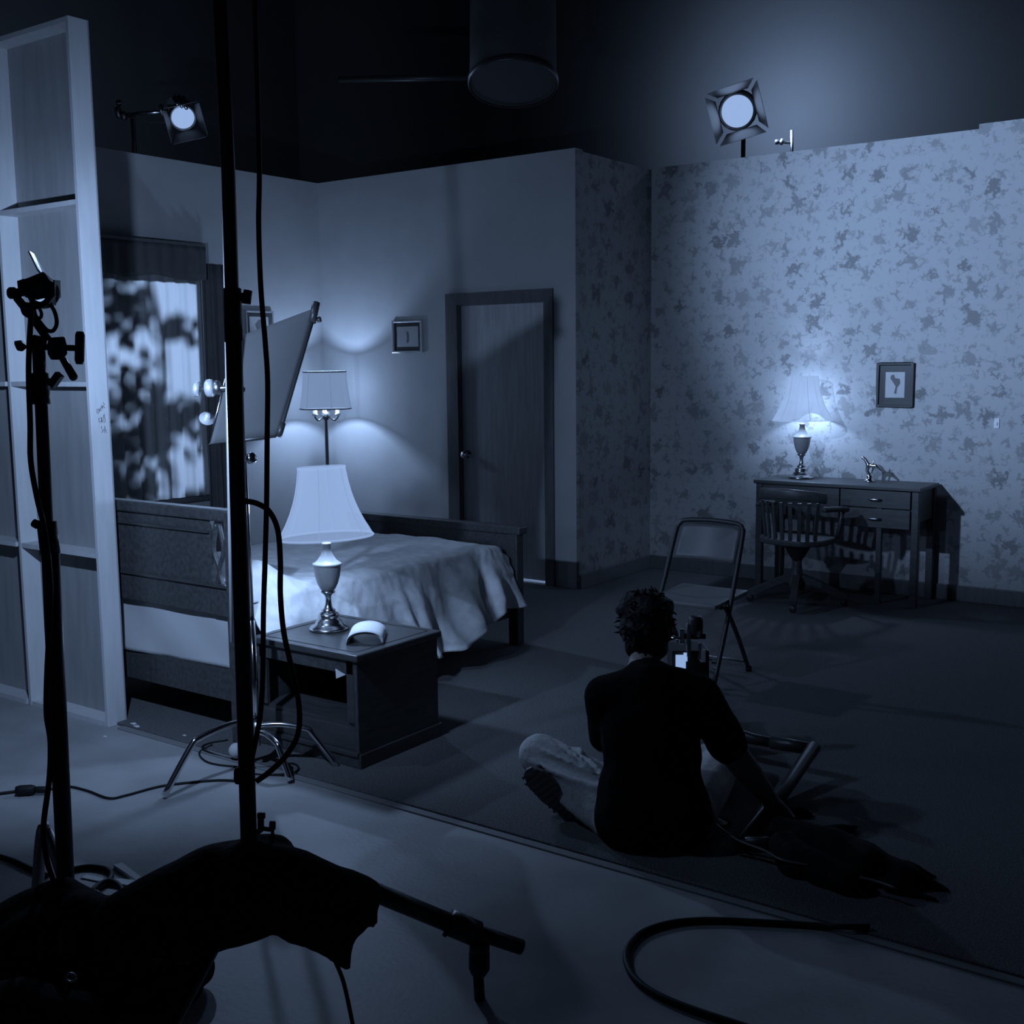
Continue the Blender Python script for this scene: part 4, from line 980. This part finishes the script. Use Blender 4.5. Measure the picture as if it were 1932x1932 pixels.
# right hand resting, five fingers
hx = (paR - wrR).normalized(); side = hx.cross(V((0, 0, 1))).normalized(); hp = paR + hx * .03
caps += [(paR + side * .022, .017, hp + hx * .03 + side * .028, .014), (paR - side * .022, .017, hp + hx * .03 - side * .028, .014), (paR, .02, hp + hx * .03, .015)]
for k, (o, Ln) in enumerate(((.033, .06), (.012, .075), (-.010, .072), (-.030, .055))):
    a = hp + hx * .03 + side * o; b = a + hx * Ln * .5 + V((0, 0, .012)) + side * o * .2; c = b + hx * Ln * .45 + V((0, 0, -.028)) + side * o * .2
    caps += [(a, .0105, b, .0095), (b, .0095, c, .0080)]
a = paR - side * .03; b = a - side * .032 + hx * .02; caps += [(a, .014, b, .011), (b, .011, b + hx * .032 - V((0, 0, .012)), .009)]
# left hand closes on the rig
lx = (P(1262, 1372, 4.42) - wrL).normalized(); ls_ = lx.cross(V((0, 0, 1))).normalized(); lp = wrL + lx * .05
caps += [(wrL, .028, lp, .026), (lp + ls_ * .02, .016, lp + lx * .05 + ls_ * .024, .014), (lp - ls_ * .02, .016, lp + lx * .05 - ls_ * .024, .014)]
for k, (o, Ln) in enumerate(((.030, .055), (.010, .068), (-.011, .065), (-.029, .05))):
    a = lp + lx * .05 + ls_ * o; b = a + lx * Ln * .55; c = b - V((0, 0, Ln * .5)) + lx * .01
    caps += [(a, .0105, b, .0095), (b, .0095, c, .0085)]
a = lp + ls_ * .028; b = a + ls_ * .03 + lx * .02; caps += [(a, .014, b, .011), (b, .011, b + lx * .03 + V((0, 0, -.01)), .009)]
body = blob('body', caps, M['skin'], pe, voxel=.0085, smooth=3, ells=ells, floor=G + .006)

# clothing
tee = [(pel + V((0, 0, .035)), .132, sp1, .124), (sp1, .124, sp2, .140), (sp2, .140, ch, .135), (sp1 - ux * .055, .115, sp2 - ux * .06, .115), (sp1 + ux * .05, .115, sp2 + ux * .055, .115), (pel - ux * .075 + V((0, 0, .01)) - uf * .02, .135, sp1 - ux * .055, .115), (pel + ux * .06 + V((0, 0, .01)) - uf * .02, .135, sp1 + ux * .05, .115), (shL, .068, ch + V((0, 0, .02)), .108), (shR, .068, ch + V((0, 0, .02)), .108), (ch, .112, nk - V((0, 0, .008)), .064),
       (shL, .070, shL.lerp(elL, .85), .060), (shR, .072, shR.lerp(elR, .80), .068), (pel + V((0, 0, -.02)), .133, pel + V((0, 0, .05)), .132)]
tee_o = blob('t_shirt', tee, M['shirt'], pe, voxel=.011, smooth=5, rough=.010, rscale=11, floor=G + .004)
tr_ = [(hpL, .116, pel, .124), (hpR, .116, pel, .124), (hpL, .104, knL, .080), (hpR, .104, knR, .078), (knL, .076, knL.lerp(anL, .5), .066), (knL.lerp(anL, .5), .066, knL.lerp(anL, .92), .056), (knR, .074, knR.lerp(anR, .5), .064), (knR.lerp(anR, .5), .064, knR.lerp(anR, .92), .056)]
tro = blob('trousers', tr_, M['jeans'], pe, voxel=.010, smooth=4, rough=.0, floor=G + .003)
# creases radiating from the bent knee
axl = (hpL - knL).normalized()
for q in tro.data.vertices:
    wv = q.co + origin(pe); r = wv - knL; t = r.dot(axl)
    if -.05 < t < .40:
        ang = math.atan2(r.dot(V((0, 0, 1))), r.dot(axl.cross(V((0, 0, 1))).normalized()))
        q.co += q.normal * .011 * min(1, max(0, t / .10)) * min(1, max(0, (.42 - t) / .12)) * (1 - 2 * abs(math.sin(ang * 4 + 4 * t + 1.2 * noise.noise(wv * 4))) ** .8)
# socks and shoes
def shoe(an, toe, up, label=None):
    d = (toe - an).normalized(); up = (up - d * up.dot(d)).normalized(); sd = d.cross(up)
    heel = an - d * .055; R = Matrix((d, sd, up)).transposed()
    o = blob('shoe', [(heel + up * .01, .038, an + up * .02, .046), (an + up * .01, .046, an + d * .10, .042), (an + d * .10, .042, an + d * .17, .036)], M['rubber'], pe, voxel=.008, smooth=3)
    sole = MB()
    out = [(-.095, .0), (-.08, .034), (-.03, .038), (.03, .034), (.10, .046), (.17, .042), (.21, .02), (.215, 0), (.21, -.02), (.17, -.042), (.10, -.046), (.03, -.034), (-.03, -.038), (-.08, -.034)]
    sole.prism([an + d * a + sd * b - up * .045 for a, b in out], up * .022)
    so = sole.build('sole', M['plastic'], o, bevel=.004)
    tw = MB()
    for k in range(13):
        a = -.08 + k * .0225; hw = .030 if k in (0, 12) else (.033 if k < 5 else .040)
        tw.bar(an + d * a - sd * hw - up * .047, an + d * (a + .012) + sd * hw - up * .047, .010, .008, up=up)
    tw.build('tread', M['plastic'], o)
    lc = MB()
    for k in range(4):
        a = .035 + .022 * k
        lc.tube([an + d * a - sd * .02 + up * .036, an + d * (a + .004) + up * (.047 - .003 * k), an + d * a + sd * .02 + up * .036], .0035, 6)
    lc.build('laces', M['white'], o)
    return o
shoe(anR + V((0, 0, .01)), toR, (uf * .95 + ux * .30 + V((0, 0, .05))))
shoe(anL + V((0, 0, .005)), toL, V((0, 0, 1)) - uf * .25)
m = MB().tube([anL.lerp(knL, .02), anL.lerp(knL, .10)], .050, 14).tube([anR.lerp(knR, .02), anR.lerp(knR, .10)], .050, 14); m.build('socks', M['sheet'], pe)
# hair
hr = blob('hair', [], M['hair'], pe, voxel=.007, smooth=2, rough=.012, rscale=26,
          ells=[(hd - uf * .012 + V((0, 0, .022)), (.092, .104, .115), Matrix.Rotation(YAW, 3, 'Z')), (hd - uf * .045 + V((0, 0, -.035)), (.075, .062, .085), Matrix.Rotation(YAW, 3, 'Z')), (hd + uf * .01 - ux * .03 + V((0, 0, .075)), (.07, .08, .058), None), (hd + uf * .0 + ux * .02 + V((0, 0, .07)), (.075, .08, .058), None)])
# eyes
for s in (-1, 1): MB().ball(hd + uf * .083 + ux * s * .031 + V((0, 0, .012)), .011, 10).build('eye', M['white'], body)
hst = MB()
rh = random.Random(3)
for k in range(150):
    a = rh.uniform(0, 2 * PI); b = rh.uniform(-.6, 1.4)
    n_ = ux * math.cos(a) * math.cos(b) + uf * math.sin(a) * math.cos(b) + V((0, 0, math.sin(b)))
    if n_.dot(uf) > .55 and b < .6: continue
    p = hd - uf * .014 + V((0, 0, .018)) + V((n_.x * .092, n_.y * .098, n_.z * .118))
    e = V((rh.gauss(0, 1), rh.gauss(0, 1), rh.gauss(0, .6))).normalized()
    hst.tube([p, p + n_ * .006 + e * .006, p + n_ * .008 + e * .018], [.005, .004, .001], 5)
hst.build('locks', M['hair'], hr)

# camera rig in front of the person
rc = P(1305, 1262, 4.62)
rg = thing('camera_rig', 'film camera rig with lit monitor in front of the seated person', 'camera', rc)
def bxp(x0, y0, x1, y1, d, th, m, name, par, bev=.003):
    a = [P(x0, y0, d), P(x1, y0, d), P(x1, y1, d), P(x0, y1, d)]
    return MB().prism(a, uf * th).build(name, m, par, bevel=bev)
cbm = bxp(1268, 1228, 1338, 1345, 4.62, .15, M['black'], 'camera_body', rg)
bxp(1275, 1236, 1294, 1262, 4.612, .006, M['screen'], 'monitor', cbm, .001)
bxp(1290, 1232, 1297, 1248, 4.605, .006, M['screen'], 'side_display', cbm, .001)
MB().tube([P(1266, 1205, 4.6), P(1286, 1204, 4.6)], .006, 8).build('side_rod', M['chrome'], rg)
bxp(1282, 1188, 1292, 1216, 4.6, .03, M['chrome'], 'handle_post', rg)
bxp(1296, 1178, 1304, 1240, 4.6, .03, M['dull'], 'handle_post', rg)
bxp(1286, 1196, 1332, 1206, 4.61, .03, M['black'], 'top_handle', rg)
MB().lathe([(0, -.03), (.022, -.03), (.03, .0), (.03, .05), (.022, .06), (0, .06)], P(1312, 1190, 4.62), n=16).build('viewfinder', M['black'], rg)
bxp(1315, 1190, 1322, 1202, 4.59, .02, M['chrome'], 'accessory_clamp', rg)
bxp(1318, 1214, 1324, 1246, 4.6, .02, M['chrome'], 'bracket', rg)
bxp(1322, 1226, 1332, 1250, 4.6, .02, M['white'], 'battery_plate', rg)
MB().lathe([(.05, 0), (.055, .02), (.055, .14), (.062, .16), (.062, .20), (0, .20)], P(1305, 1290, 4.80), uf.to_track_quat('Z', 'Y').to_matrix(), n=24).build('lens', M['black'], rg)
bxp(1344, 1248, 1352, 1254, 4.6, .02, M['chrome'], 'knob', rg)
bxp(1345, 1261, 1351, 1264, 4.6, .02, M['chrome'], 'knob', rg)
tp_ = thing('low_struts', 'low black struts spread out under the camera rig', 'struts', F(1320, 1440))  # black bowl and bars, low over the carpet beside the person
ap = P(1310, 1345, 4.68)
MB().lathe([(0, -.06), (.05, -.06), (.06, -.02), (.06, .03), (.04, .05), (0, .05)], ap, n=20).build('bowl', M['black'], tp_)
kneep = P(1536, 1414, 4.40)
MB().tube([ap - V((0, 0, .03)), P(1420, 1394, 4.55), P(1470, 1404, 4.48)], [.022, .022, .019], 10).tube([P(1455, 1400, 4.5), kneep], [.026, .024], 10).build('leg', M['black'], tp_)
MB().tube([kneep + V((0, 0, .01)), F(1480, 1492, .05), F(1398, 1592, .035)], [.026, .024, .022], 10).build('floor_strut', M['black'], tp_)
MB().tube([F(1396, 1590, .035), F(1480, 1590, .04)], .02, 10).build('floor_strut', M['black'], tp_)
MB().tube([ap - V((0, 0, .03)), F(1200, 1330, .036)], .02, 10).build('leg', M['black'], tp_)
MB().tube([ap - V((0, 0, .03)), F(1340, 1300, .036)], .02, 10).build('leg', M['black'], tp_)

# low crumpled black heap with ragged tips on the carpet
jk = blob('heap', [(F(1480, 1575, .05), .06, F(1560, 1600, .05), .075), (F(1560, 1600, .05), .075, F(1640, 1635, .05), .07), (F(1640, 1635, .04), .065, F(1720, 1660, .03), .045), (F(1720, 1660, .03), .04, F(1790, 1680, .015), .012),
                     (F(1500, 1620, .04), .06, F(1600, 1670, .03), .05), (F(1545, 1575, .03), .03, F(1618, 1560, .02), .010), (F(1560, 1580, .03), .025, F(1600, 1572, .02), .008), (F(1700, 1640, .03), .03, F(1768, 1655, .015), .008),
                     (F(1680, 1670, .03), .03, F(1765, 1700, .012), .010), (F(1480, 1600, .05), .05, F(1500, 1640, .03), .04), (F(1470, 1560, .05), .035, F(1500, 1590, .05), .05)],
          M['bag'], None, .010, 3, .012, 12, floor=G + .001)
tag(jk, 'crumpled black heap on the carpet under the right hand of the person', 'heap')
fl_cable('camera_cable', 'thin grey cable running from behind the person over the black heap', [(1330, 1530), (1352, 1556), (1390, 1584), (1440, 1604), (1480, 1624), (1560, 1638), (1600, 1650), (1650, 1662), (1690, 1676)], .004, .05, 'plastic')
fl_cable('camera_cable', 'dark cable pair on the carpet between the person and the heap', [(1400, 1606), (1430, 1612), (1470, 1622), (1500, 1630)], .004)
fl_cable('camera_cable', 'dark cable just in front of the cable pair by the heap', [(1395, 1612), (1430, 1620), (1470, 1630), (1505, 1640)], .004)
